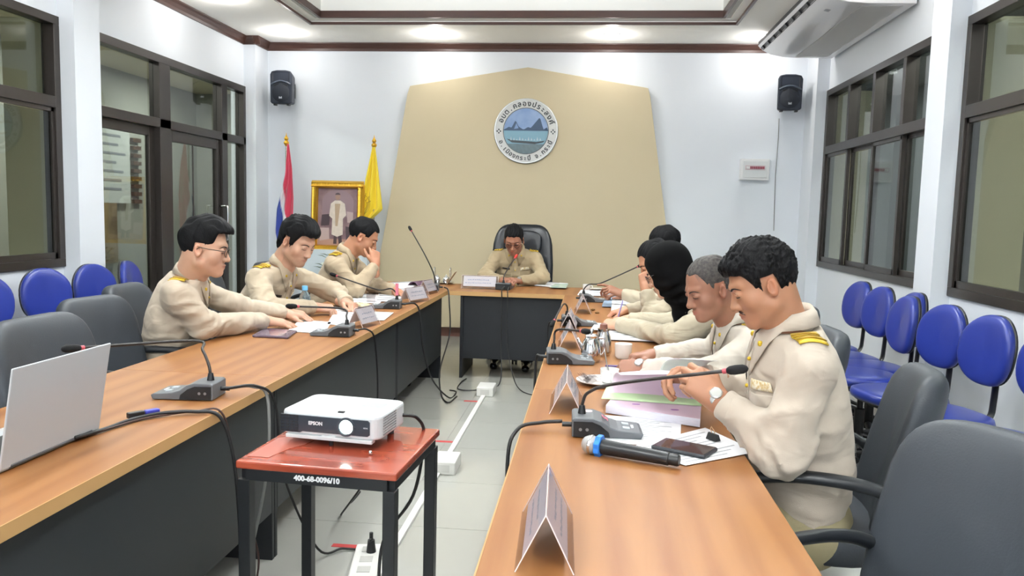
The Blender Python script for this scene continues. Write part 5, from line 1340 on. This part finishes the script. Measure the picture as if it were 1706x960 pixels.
m = MB(); m.lathe([(.0155, L_-.03), (.0165, L_-.005), (.014, L_), (0, L_)], c=a, n=24, R=Rm); m.build('end_cap', black_m, wm, smooth=40)
def slab(name, px, z0, th, m_, lab, cat, bev=.004, parts=()):
    P = [at(x, y, z0)[:2] for x, y in px]; c = np.mean(P, 0); r = empty(name, (c[0], c[1], z0), 0, lab, cat)
    m = MB(); m.prism([tuple(p-c) for p in P], 0, th); m.build('body', m_, r, bevel=bev); return r, [p-c for p in P]
ph_, Pc = slab('mobile_phone', [(1084, 748), (1174, 766), (1196, 752), (1108, 735)], .755, .011, mat('phone_case', '#23262C', .4), 'black mobile phone lying on the printed sheet on the right', 'phone')
m = MB(); Q2 = [tuple(np.array(p)*.94) for p in Pc]; m.prism(Q2, .0108, .0118); m.build('screen', mat('phone_screen', '#3B3438', .08, coat=1), ph_)
cl = at(1188, 733, .755); bc = empty('binder_clip', tuple(cl), D(35), 'small black binder clip with one raised arm, beside the black phone', 'binder clip')
m = MB(); m.prism([(-.012, 0), (.012, 0), (.003, .02), (-.003, .02)], -.02, .02, R=RXZ); m.build('clip_body', black_m, bc, bevel=.001)
m = MB(); m.tube([(0, -.006, .02), (-.006, -.008, .032), (-.01, 0, .042), (-.006, .008, .032), (0, .006, .02)], .0012, 6); m.build('wire_arm', mat('clip_wire', '#D9B48C', .3, metal=.4), bc)
pink = mat('pink_paper', '#E6CFDF', .75); pinke = mat('page_edges', '#D8D5E0', .8, noise=.12, nscale=60, stretch=(1, 1, 30)); green = mat('green_paper', '#C8E6B4', .75)
st_, Pc = slab('paper_stack', [(1009, 688), (1166, 712), (1170, 655), (1052, 632)], .753, .026, pinke, 'thick stack of pink printed papers with purple tabs before the nearest man', 'papers', bev=0)
m = MB(); m.prism([tuple(p) for p in Pc], .0262, .0268); top = m.build('top_sheet', pink, st_)
for fx in (.3, .72):
    p = Pc[0]+(Pc[1]-Pc[0])*fx+(Pc[3]-Pc[0])*.12; m = MB(); m.sell((p[0], p[1], .0274), (.028, .012, .0012), .5, .7, 16, 6); m.build('purple_tab', mat('purple_tab', '#A76AB8', .5), st_)
ln = MB()
for i in range(7):
    t = .3+.08*i; p = Pc[0]+(Pc[3]-Pc[0])*t+(Pc[1]-Pc[0])*.12; q = Pc[0]+(Pc[3]-Pc[0])*t+(Pc[1]-Pc[0])*(.75-.1*(i % 3)); w2 = (Pc[3]-Pc[0])*.018
    ln.add([(p[0], p[1], .0272), (q[0], q[1], .0272), (q[0]+w2[0], q[1]+w2[1], .0272), (p[0]+w2[0], p[1]+w2[1], .0272)], [(0, 1, 2, 3)])
tag(ln.build('printed_lines', mat('pink_print_grey', '#BFA5BD', .8), st_), kind='stuff')
def curl_sheet(name, A, B, C, Dd, m_, lab, bow, grp=None):
    """sheet from lower edge A-B rising to upper edge D-C, bowed"""
    A, B, C, Dd = map(np.array, (A, B, C, Dd)); V = []; F = []; n = 12; bow = np.array(bow)
    for i in range(n+1):
        for j in range(n+1):
            u, v = j/n, i/n; p = (A*(1-u)+B*u)*(1-v)+(Dd*(1-u)+C*u)*v+bow*math.sin(PI*v)*(1+.3*math.sin(PI*u)); V.append(p-A)
    for i in range(n):
        for j in range(n): k = i*(n+1)+j; F.append((k, k+1, k+n+2, k+n+1))
    o = mesh_obj(name, V, F, m_, None, smooth=180, solid=.0006); o.location = A; tag(o, lab, 'paper', grp); return o
curl_sheet('lifted_sheet', (.09, 2.74, .782), (.40, 2.70, .782), (.40, 2.46, .935), (.12, 2.62, .885), pink, 'pink sheet lifted off the stack by the nearest man', (0, .09, .02))
curl_sheet('lifted_sheet', (.25, 2.80, .785), (.41, 2.78, .785), (.42, 2.52, .965), (.30, 2.62, .95), paper_m, 'white sheet lifted behind the pink one by the nearest man', (0, .1, .02))
curl_sheet('lifted_sheet', (.06, 2.70, .7815), (.40, 2.66, .7815), (.40, 2.86, .80), (.10, 2.92, .79), green, 'pale green sheet between the pink papers', (0, 0, .012))
# cup, saucer, spoon, jug
def cup(name, p, r, h, lab, handle=True, a=0, m_=porc_m, rim=1.0):
    c = empty(name, tuple(p), a, lab, 'cup'); m = MB(); m.lathe([(0, .002), (r*.7, .0), (r*.92, h*.15), (r, h), (r-.003, h), (r*.88, h*.2), (0, h*.12)], n=28); m.build('bowl', m_, c, smooth=50)
    if handle: m = MB(); m.tube(spline([(0, -r*.95, h*.8), (0, -r*1.45, h*.75), (0, -r*1.45, h*.35), (0, -r*.9, h*.25)], 5), .004, 8); m.build('handle', m_, c, smooth=180)
    return c
sp_ = at(1000, 640, TZ); pl = empty('saucer', tuple(sp_), 0, 'white saucer with crumpled wrapping under the white cup by the pink papers', 'saucer')
m = MB(); m.lathe([(0, .002), (.05, .002), (.095, .016), (.097, .018), (.05, .006), (0, .006)], n=36); m.build('dish', porc_m, pl, smooth=60)
m = MB(); rg = random.Random(5)
for i in range(14): m.box((-.045+rg.uniform(-.03, .03), .0+rg.uniform(-.04, .04), .018+rg.uniform(0, .012)), (.04, .03, .001), rotm(rg.uniform(-.6, .6), rg.uniform(-.6, .6), rg.uniform(0, 3)))
m.build('wrapping', clear_m, pl)
c1 = cup('coffee_cup', at(1015, 637, TZ+.007), .038, .055, 'white cup with a spoon standing in it, on the saucer by the pink papers', a=D(10))
sb = c1.location; tag(MB().tube(spline([(0.005, .0, .01), (-.012, .04, .07), (-.022, .07, .12)], 5), [.003]*10+[.002], 8).build('spoon', chrome_m, None, smooth=180), 'steel spoon leaning in the white cup by the pink papers', 'spoon').location = sb
jg = empty('steel_jug', tuple(at(984, 602, TZ)), 0, 'shiny steel jug with a brown lid knob on the right table', 'jug')
m = MB(); m.lathe([(0, 0), (.052, 0), (.058, .01), (.06, .05), (.05, .1), (.036, .125), (.04, .135), (.037, .137), (.03, .128), (0, .13)], n=32); m.build('body', chrome_m, jg, smooth=50)
m = MB(); m.tube(spline([(.04, 0, .125), (.075, 0, .12), (.082, 0, .07), (.058, 0, .03)], 5), .005, 8); m.build('handle', chrome_m, jg, smooth=180)
m = MB(); m.tube([(-.045, 0, .06), (-.07, 0, .1), (-.08, 0, .12)], [.012, .009, .007], 10); m.build('spout', chrome_m, jg, smooth=180)
m = MB(); m.lathe([(.038, .134), (.03, .142), (.008, .148), (.006, .155), (.014, .162), (.012, .172), (0, .176)], n=24); m.build('lid', chrome_m, jg, smooth=50)
jg.scale = (.78, .78, .88)
j2 = empty('steel_creamer', tuple(at(1004, 592, TZ)), 0, 'smaller steel pitcher with a brown stopper, touching the steel jug', 'jug')
m = MB(); m.lathe([(0, 0), (.035, 0), (.042, .02), (.036, .09), (.026, .115), (.03, .13)], n=28); m.build('body', chrome_m, j2, smooth=50)
m = MB(); m.lathe([(.0, .12), (.02, .125), (.018, .15), (.01, .156), (0, .157)], n=16); m.build('stopper', mat('brown_stopper', '#6A4236', .5), j2, smooth=40)
cup('plastic_cup', at(1038, 597, TZ), .042, .07, 'white plastic cup between the steel jug and the grey haired man', handle=False)
# hijab wearer's books, far papers, pen
flat_sheet('open_notebook', [(1012, 566), (1130, 571), (1122, 549), (1000, 543)], .757, paper_m, 'open white notebook under the arm of the person in the black headscarf', 'notebook', lines=6, th=.006)
flat_sheet('written_sheet', [(984, 549), (1058, 556), (1052, 543), (992, 538)], .765, paper_m, 'written sheet above the notebook near the purple pen', 'paper', lines=5)
pn = at(1030, 528, .80); tag(MB().tube([(0, 0, 0), (.02, -.01, .085), (.024, -.012, .105)], [.0045, .0045, .003], 8).build('pen', mat('purple_pen', '#8E86B8', .35), None, smooth=60), 'purple pen held upright by the person in the black headscarf', 'pen').location = pn
pn2 = at(1035, 612, .756); tag(MB().tube([(-.07, 0, .003), (.03, .0, .003), (.055, .0, .003)], [.005, .005, .002], 8).build('pen', mat('dark_purple_pen', '#4A3A78', .35), None, smooth=60), 'dark purple pen lying above the pink papers', 'pen').location = pn2
flat_sheet('blue_folder', [(1003, 511), (1062, 512), (1066, 492), (1012, 490)], .758, mat('blue_folder', '#8FA6BE', .5), 'pale blue folder on the far part of the right table', 'folder', th=.01)
flat_sheet('loose_sheets', [(1018, 520), (1078, 524), (1076, 500), (1020, 497)], .77, paper_m, 'loose white sheets over the blue folder beside the pen', 'paper', lines=5)
flat_sheet('white_pad', [(962, 492), (1018, 494), (1016, 486), (968, 484)], .756, paper_m, 'white pad beside the farthest right microphone', 'paper', lines=3, th=.006)
for k, (x, y) in enumerate([(982, 521), (988, 516), (995, 521)]):
    p = at(x, y, TZ+.008); o = MB().sell((0, 0, 0), (.03, .022, .016), .8, .8, 12, 8).build('sweet', mat('sweet_brown', '#7A5A30', .4, bump=.5, bscale=120), None, smooth=180); o.location = p
    tag(o, ('leftmost', 'farthest', 'rightmost')[k]+' of three small brown sweets between name plates on the right table', 'sweet', 'brown sweets on the right table')
cup('tea_cup', at(977, 484, TZ), .035, .055, 'white tea cup at the corner of the head table and right table', a=D(90))
m = MB(); m.lathe([(0, .002), (.04, .002), (.075, .012), (.04, .006), (0, .006)], n=28); o = m.build('small_plate', porc_m, None, smooth=60); o.location = at(993, 483, TZ); tag(o, 'small white plate beside the tea cup at the far corner', 'plate')
# head table papers
flat_sheet('folded_papers', [(868, 474), (940, 480), (946, 473), (884, 469)], .757, paper_m, 'white papers lying right of the chairman\'s microphone', 'paper', lines=2, th=.006)
flat_sheet('coloured_leaflet', [(915, 479), (943, 480), (947, 473), (925, 473)], .765, mat('leaflet_teal', '#8FB0B0', .5, color2='#D8DCC0', nscale=14), 'green and white leaflet at the right end of the chairman\'s papers', 'leaflet')
# left table
flat_sheet('printed_sheet', [(478, 552), (540, 556), (552, 537), (500, 533)], .753, paper_m, 'printed sheet under the hands of the man with glasses', 'paper', lines=6)
ph2, Pc = slab('mobile_phone', [(420, 562), (480, 565), (495, 554), (440, 550)], TZ, .012, mat('phone_purple', '#5A4C58', .3), 'dark purple phone under the wrist of the man with glasses', 'phone')
m = MB(); m.prism([tuple(np.array(p)*.93) for p in Pc], .0118, .0128); m.build('back_glass', mat('phone_back', '#7A6C80', .12, coat=.6), ph2)
flat_sheet('writing_sheet', [(545, 540), (588, 545), (600, 520), (560, 515)], .753, paper_m, 'white sheet under the writing hand of the long haired man', 'paper', lines=6)
flat_sheet('blue_leaflet', [(596, 533), (640, 534), (656, 521), (606, 519)], .754, mat('leaflet_blue', '#BFD8DE', .5, color2='#F0F2EC', nscale=16), 'pale blue leaflet on the left table near the edge', 'leaflet')
flat_sheet('open_sheets', [(560, 502), (632, 506), (644, 492), (588, 489)], .753, paper_m, 'white sheets by the elbow of the man with a hand at his face', 'paper', lines=3)
flat_sheet('printed_sheet', [(622, 502), (668, 503), (672, 490), (632, 488)], .756, paper_m, 'sheet with dark print left of the pink taped microphone', 'paper', lines=4, lm=mat('dark_print', '#6A6E72', .8))
flat_sheet('open_sheets', [(612, 487), (680, 487), (700, 470), (645, 473)], .758, paper_m, 'stack of white sheets beyond the pink taped microphone', 'paper', lines=2, th=.01)
b_ = empty('purple_booklet', tuple(at(697, 478, TZ)), D(-20), 'dark purple booklet folded over, at the far end of the left table', 'booklet')
m = MB(); V = []; F = []
for i in range(15):
    t = i/14; a = PI*t*.9; y_ = .0; V += [(-.06+.12*t, -.1, .004+.05*math.sin(a)), (-.06+.12*t, .1, .004+.05*math.sin(a))]
for i in range(14): F.append((2*i, 2*i+1, 2*i+3, 2*i+2))
mesh_obj('cover', V, F, mat('purple_cover', '#5A3F50', .45), b_, smooth=60, solid=.003)
dsh = empty('snack_dish', tuple(at(603, 512, TZ)), 0, 'small dish of pale yellow snacks on the left table', 'dish')
m = MB(); m.lathe([(0, .002), (.05, .002), (.08, .014), (.05, .006), (0, .006)], n=28); m.build('dish', porc_m, dsh, smooth=60)
m = MB()
for i in range(14): a = i*2.4; q = .045*math.sqrt(i/14); m.sell((q*math.cos(a), q*math.sin(a), .014+.008*(i % 2)), (.026, .02, .014), .8, .8, 8, 6)
o = m.build('snacks', mat('snack_yellow', '#E8DFB4', .6), dsh, smooth=180); tag(o, kind='stuff')
cup('clear_cup', at(618, 505, TZ), .035, .075, 'clear plastic cup with a straw behind the snack dish', handle=False, m_=clear_m)
bt = empty('water_bottle', tuple(at(508, 526, TZ)), 0, 'small clear water bottle with a blue cap and blue label on the left table', 'bottle')
m = MB(); m.lathe([(0, 0), (.03, 0), (.033, .008), (.033, .03), (.031, .036), (.033, .042), (.033, .10), (.03, .115), (.016, .14), (.0135, .145), (.0135, .155)], n=28, cap=False); m.build('shell', mat('bottle_pet', '#CFE3EC', .08, trans=.85, ior=1.2), bt, smooth=50)
m = MB(); m.lathe([(.0335, .035), (.0338, .036), (.0338, .085), (.0335, .086)], n=28, cap=False); m.build('label', mat('bottle_label', '#4E8ED0', .4, color2='#A8CDEB', nscale=40), bt, smooth=50)
bt.scale = (1.08, 1.08, 1.08)
m = MB(); m.lathe([(0, .148), (.0165, .148), (.0168, .152), (.0165, .172), (.014, .174), (0, .174)], n=24); m.build('cap', mat('bottle_cap', '#6FB7E6', .35), bt, smooth=40)
ts_ = empty('silver_tea_set', tuple(at(737, 472, TZ)), 0, 'silver tea set with wire handles at the corner of the left and head tables', 'tea set')
m = MB(); m.lathe([(0, .004), (.1, .004), (.115, .012), (.11, .012), (.098, .006), (0, .006)], n=28); m.build('tray', chrome_m, ts_, smooth=50)
for i, (x, y) in enumerate([(-.05, 0), (.03, .04), (.04, -.04)]):
    m = MB(); m.lathe([(0, .006), (.022, .006), (.03, .03), (.025, .055), (.012, .065), (.006, .075), (0, .08)], c=(x, y, 0), n=18); m.build('pot', chrome_m, ts_, smooth=60)
for x in (-.075, .075):
    m = MB(); m.tube(spline([(x, -.03, .01), (x, -.03, .12), (x, 0, .15), (x, .03, .12), (x, .03, .01)], 5), .003, 6); m.build('wire_handle', chrome_m, ts_, smooth=180)
bk = MB(); bk.box((0, 0, .06), (.004, .1, .14), rotm(0, .6)); o = bk.build('menu_card', mat('card_tan', '#A88A68', .6), None); o.location = at(752, 474, TZ)+np.array((0, 0, 0)); tag(o, 'tan card leaning on the silver tea set', 'card')

# laptop
lp = empty('laptop', (-1.42, 1.92, TZ), 0, 'open silver laptop seen from behind at the left edge', 'laptop')
sil = mat('laptop_silver', '#B4B8BC', .42, metal=.15, bump=.05, bscale=500)
m = MB(); m.box((-.125, 0, .009), (.25, .385, .014)); m.build('base', sil, lp, bevel=.003)
m = MB(); m.box((.024, 0, .137), (.006, .39, .262), rotm(0, .17)); m.build('lid', sil, lp, bevel=.003)
m = MB(); m.box((.0195, 0, .137), (.002, .375, .245), rotm(0, .17)); m.build('screen', mat('laptop_screen', '#14181E', .15, emit='#5A6B80', estr=.25), lp)
m = MB(); m.box((-.12, 0, .0165), (.14, .33, .001)); m.build('keyboard', black_m, lp)
m = MB(); m.cyl((.0, -.16, .012), (.0, .16, .012), .007, 12); m.build('hinge', dark_m, lp, smooth=40)

# projector stand with the painted number, and the projector
pst = empty('projector_stand', (-.775, 2.44, 0), D(-4), 'small stand with a red brown wooden top and black steel legs, carrying the projector', 'stand')
m = MB(); m.box((0, 0, .64), (.51, .49, .026)); m.build('wooden_top', wood('red_wood', '#7A2E1E', '#A34A33', .25, grain=(3, 20, 20), coat=.6), pst, bevel=.006)
m = MB()
for q in ((0, -.225, .61, .45, .03, .036), (0, .225, .61, .45, .03, .036), (-.23, 0, .61, .03, .45, .036), (.23, 0, .61, .03, .45, .036)): m.box(q[:3], q[3:])
steel = mat('black_steel', '#17191C', .4); m.build('apron', steel, pst, bevel=.002)
for sx in (-1, 1):
    for sy in (-1, 1): MB().box((sx*.23, sy*.223, .297), (.038, .038, .594)).build('leg', steel, pst, bevel=.002)
m = MB(); put_text(m, '400-68-0096/10', .0225, (.005, -.2408, .612), FACE_CAM, bold=.001, extr=.0004); m.build('painted_number', mat('white_paint', '#E4E4E4', .6), pst)
m = MB(); m.prism([(-.24, -.2), (-.17, -.2), (-.15, -.1), (-.12, -.05), (-.11, .05), (-.17, .06), (-.235, .0)], .6535, .6545); m.build('sheen_patch', mat('painted_sheen', '#A4594A', .4), pst)  # reflection on the wooden top, laid in as a coloured patch
pj = empty('projector', (-.80, 2.515, .654), D(-7), 'white projector with a dark front and glowing lens on the red brown stand', 'projector')
pw = mat('projector_white', '#CDD1D3', .35); W_, D_, H_ = .345, .25, .078
def rrect(w, d, r, n=6):
    P = []
    for cx, cy, a0 in ((w/2-r, d/2-r, 0), (-w/2+r, d/2-r, 90), (-w/2+r, -d/2+r, 180), (w/2-r, -d/2+r, 270)):
        for k in range(n+1): a = math.radians(a0+90*k/n); P.append((cx+r*math.cos(a), cy+r*math.sin(a)))
    return P
m = MB(); m.prism(rrect(W_, D_, .035), .032, .03+H_); m.build('housing', pw, pj, bevel=.008)
m = MB(); m.prism([(-.168, .045), (-.168, .097), (.135, .097), (.142, .091), (.142, .05), (.135, .045), (-.09, .045), (-.1, .04), (-.16, .04)], -D_/2-.003, -D_/2+.004, R=RXZ); m.build('front_panel', mat('proj_dark', '#333A42', .25, coat=.5), pj)
m = MB(); put_text(m, 'EPSON', .016, (-.045, -D_/2-.0035, .074), FACE_CAM, bold=.0006); m.build('maker_lettering', mat('silver_letter', '#D8DADC', .4), pj)
m = MB(); put_text(m, 'HDMI', .006, (.128, -D_/2-.0035, .072), FACE_CAM, bold=.0); m.build('port_lettering', MATS['silver_letter'], pj)
m = MB()
for i in range(6):
    for j in range(4): m.box((-.16+.016*j, -D_/2-.0035, .046+.0095*i), (.012, .002, .005))
tag(m.build('front_vent', black_m, pj), kind='stuff')
m = MB()
for i in range(7):
    for j in range(9): m.box((W_/2+.0005, -.085+.013*j, .045+.009*i), (.002, .008, .0045))
tag(m.build('side_vent', mat('vent_grey', '#7C8082', .5), pj), kind='stuff')
m = MB(); m.lathe([(.024, 0), (.031, .0), (.031, .006), (.024, .006), (.024, 0)], c=(.062, -D_/2-.001, .071), n=28, R=RY, cap=False); m.build('lens_ring', mat('lens_ring', '#59616A', .2, metal=.5), pj, smooth=30)
m = MB(); m.lathe([(0, .0), (.024, .0), (.02, .004), (.01, .007), (0, .008)], c=(.062, -D_/2-.002, .071), n=24, R=RY); m.build('lens', mat('lens_glow', '#F4FFFA', .05, emit='#E6FFF4', estr=7), pj, smooth=60)
m = MB(); m.box((.03, -D_/2+.03, .109), (.02, .012, .006)); m.build('lens_slider', black_m, pj); 
m = MB(); m.box((-.06, .02, .1085), (.15, .1, .0012)); m.build('lamp_cover', mat('proj_cover', '#BCC1C4', .4), pj); m = MB(); m.box((.09, .03, .1085), (.08, .05, .0012)); m.build('button_panel', mat('proj_buttons', '#A9AEB2', .4), pj)
m = MB(); m.box((-.0, -D_/2+.01, .027), (.3, .03, .012)); m.box((.0, -D_/2+.003, .029), (.05, .012, .014)); m.build('lower_lip', pw, pj, bevel=.002)
m = MB(); m.cyl((0, -D_/2+.02, .0), (0, -D_/2+.02, .03), .008, 12); m.build('front_foot', black_m, pj, smooth=40)
for sx in (-1, 1): MB().cyl((sx*.13, D_/2-.04, 0), (sx*.13, D_/2-.04, .03), .012, 12).build('rear_foot', dark_m, pj, smooth=40)
m = MB(); m.sell((0, 0, .007), (.013, .013, .014), 1, 1, 12, 8); o = m.build('screw_cap', chrome_m, None, smooth=180); o.location = at(617, 758, .653); tag(o, 'tiny shiny metal knob on the red brown stand top', 'knob')

# floor conduit, boxes, tape, power strip
wp = mat('conduit_white', '#E3E2DC', .45)
tag(MB().bx(-.79, -.76, 2.2, 5.9, 0, .014).build('floor_conduit', wp), 'long white cable conduit running along the floor to the head table', 'conduit')
for (x, y, l) in ((-.745, 4.15, 'white floor socket box between the tables, halfway along the conduit'), (-.765, 5.98, 'white floor socket box at the far end of the conduit by the head table')):
    r = empty('floor_socket_box', (x, y, 0), 0, l, 'socket box'); MB().box((0, 0, .036), (.13, .2, .072)).build('box', wp, r, bevel=.006)
    m = MB(); m.box((0, -.101, .036), (.07, .002, .04)); m.build('socket_face', mat('socket_face', '#CFCEC8', .4), r)
red = mat('red_tape', '#B23A3A', .6)
for (x, y, l) in ((-.86, 4.66, 'short red tape strip on the floor beside the nearer socket box'), (-.84, 5.72, 'short red tape strip on the floor beside the farther socket box'), (-.98, 3.1, 'short red tape strip on the floor under the projector stand')):
    tag(MB().box((x, y, .001), (.12, .03, .002)).build('tape_strip', red), l, 'tape', 'red tape strips on the floor')
ps = empty('power_strip', tuple(at(610, 948, 0)), D(10), 'white power strip on the floor under the projector stand with a black plug in it', 'power strip')
MB().box((0, 0, .02), (.11, .3, .04)).build('body', wp, ps, bevel=.008)
for k in range(3):
    m = MB(); m.box((0, -.09+.09*k, .041), (.05, .05, .002)); m.build('outlet', mat('outlet_grey', '#BDBCB6', .4), ps)
m = MB(); m.cyl((.0, .07, .04), (0, .07, .09), .02, 14, .014); m.tube([(0, .07, .09), (0, .07, .12)], .008, 8); tag(m.build('plug', black_m, None, smooth=40), 'black plug in the white power strip on the floor', 'plug').location = ps.location

def cable(pts, r, m_, lab, n=8, name='cable'): return tag(MB().tube(spline(pts, n), r, 8).build(name, m_, None, smooth=180), lab, 'cable')
a = lambda x, y, z: tuple(at(x, y, z))
EX = -1.175   # just past the inner edge of the left table
cable([(-.065, 2.38, .78), (-.13, 2.37, .775), (-.2, 2.33, .76), (-.225, 2.3, .66), (-.21, 2.32, .3), (-.215, 2.3, .01)], .006, cable_m, 'black cable arching from the nearest right microphone over the table edge')
cable([(-.205, 3.5, .78), (-.225, 3.52, .74), (-.225, 3.5, .4), (-.22, 3.6, .01)], .006, cable_m, 'black cable hanging from the microphone beside the steel jug')
cable([(-.2, 4.7, .775), (-.235, 4.75, .72), (-.225, 4.8, .4), (-.23, 4.9, .01)], .005, cable_m, 'black cable hanging at the third microphone of the right table')
cable([(-1.25, 2.6, .78), (-1.19, 2.66, .775), (-1.15, 2.7, .72), (-1.14, 2.66, .45), (-1.15, 2.5, .15), (-1.14, 2.3, .01)], .006, gcable_m, 'grey cable from the nearest left microphone down the front of the table')
cable([(-1.25, 2.57, .785), (-1.17, 2.65, .78), (-1.13, 2.72, .7), (-1.12, 2.78, .4), (-1.05, 2.95, .05), (-.98, 3.05, .012), (-.9, 3.05, .012), (-.85, 2.99, .05), (-.835, 2.96, .1)], .005, cable_m, 'black power cable from the left table to the plug on the floor')
cable([(-1.41, 2.0, .765), (-1.4, 2.12, .758), (-1.38, 2.22, .76), (-1.33, 2.3, .762), (-1.24, 2.34, .762), (-1.17, 2.37, .74), (-1.14, 2.4, .6), (-1.13, 2.42, .35), (-1.14, 2.45, .1), (-1.13, 2.5, .01)], .006, cable_m, 'thick black video cable from the laptop over the table edge')
cable([(-1.41, 2.05, .757), (-1.36, 2.25, .756), (-1.25, 2.36, .757), (-1.175, 2.39, .75), (-1.15, 2.42, .6), (-1.14, 2.47, .4), (-1.1, 2.5, .2), (-1.12, 2.42, .01)], .0035, mat('brown_cable', '#3A241E', .5), 'thin dark cable beside the laptop video cable')
ad = empty('video_adapter', tuple(at(237, 694, .758)), math.atan2(.07, .05)-PI/2, 'black and blue video adapter lying on the left table by the laptop', 'adapter')
m = MB(); m.box((0, -.02, .01), (.02, .05, .018)); m.build('black_shell', black_m, ad, bevel=.003); m = MB(); m.box((0, .03, .01), (.022, .045, .016)); m.build('blue_plug', mat('plug_blue', '#3A3F9E', .4), ad, bevel=.004)
cable([(-1.22, 4.02, .78), (-1.18, 4.1, .77), (-1.155, 4.15, .7), (-1.15, 4.2, .4), (-1.14, 4.1, .01)], .005, cable_m, 'black cable down the table front from the second left microphone')
cable([(-1.245, 5.24, .78), (-1.19, 5.3, .775), (-1.16, 5.32, .7), (-1.14, 5.35, .45), (-1.1, 5.5, .2), (-1.02, 5.75, .012), (-1.0, 5.95, .012), (-1.06, 6.0, .012)], .006, cable_m, 'black cable falling from the pink taped microphone to the floor')
cable([(-1.21, 6.5, .78), (-1.17, 6.46, .76), (-1.15, 6.42, .65), (-1.14, 6.4, .4), (-1.16, 6.1, .15), (-1.1, 5.85, .012), (-1.0, 5.6, .012), (-.97, 5.8, .012)], .006, cable_m, 'black looped cable hanging in the corner between left and head tables')
cable([(-.72, 6.69, .78), (-.72, 6.5, .77), (-.715, 6.47, .7), (-.71, 6.46, .3), (-.7, 6.3, .012), (-.85, 6.05, .012), (-1.0, 6.05, .012), (-1.02, 6.3, .012), (-1.0, 6.45, .012)], .005, cable_m, 'black cable from the chairman\'s microphone down the head table to the floor')
cable([(-.68, 6.69, .78), (-.67, 6.5, .77), (-.665, 6.47, .7), (-.66, 6.46, .35), (-.6, 6.35, .1), (-.5, 6.1, .012), (-.3, 5.9, .012)], .004, cable_m, 'second thin cable down the head table front, right of the first')
cable([(-.62, 2.58, .72), (-.575, 2.62, .70), (-.56, 2.66, .62), (-.6, 2.68, .4), (-.72, 2.72, .2), (-.7, 2.6, .02), (-.6, 2.3, .01)], .006, cable_m, 'black power cable behind the projector dropping under the stand')
cable([(-1.1, 3.7, .012), (-1.1, 3.4, .012), (-.9, 3.15, .3), (-.8, 2.8, .55), (-.76, 2.66, .69)], .0045, cable_m, 'thin video cable rising from the floor to the back of the projector')
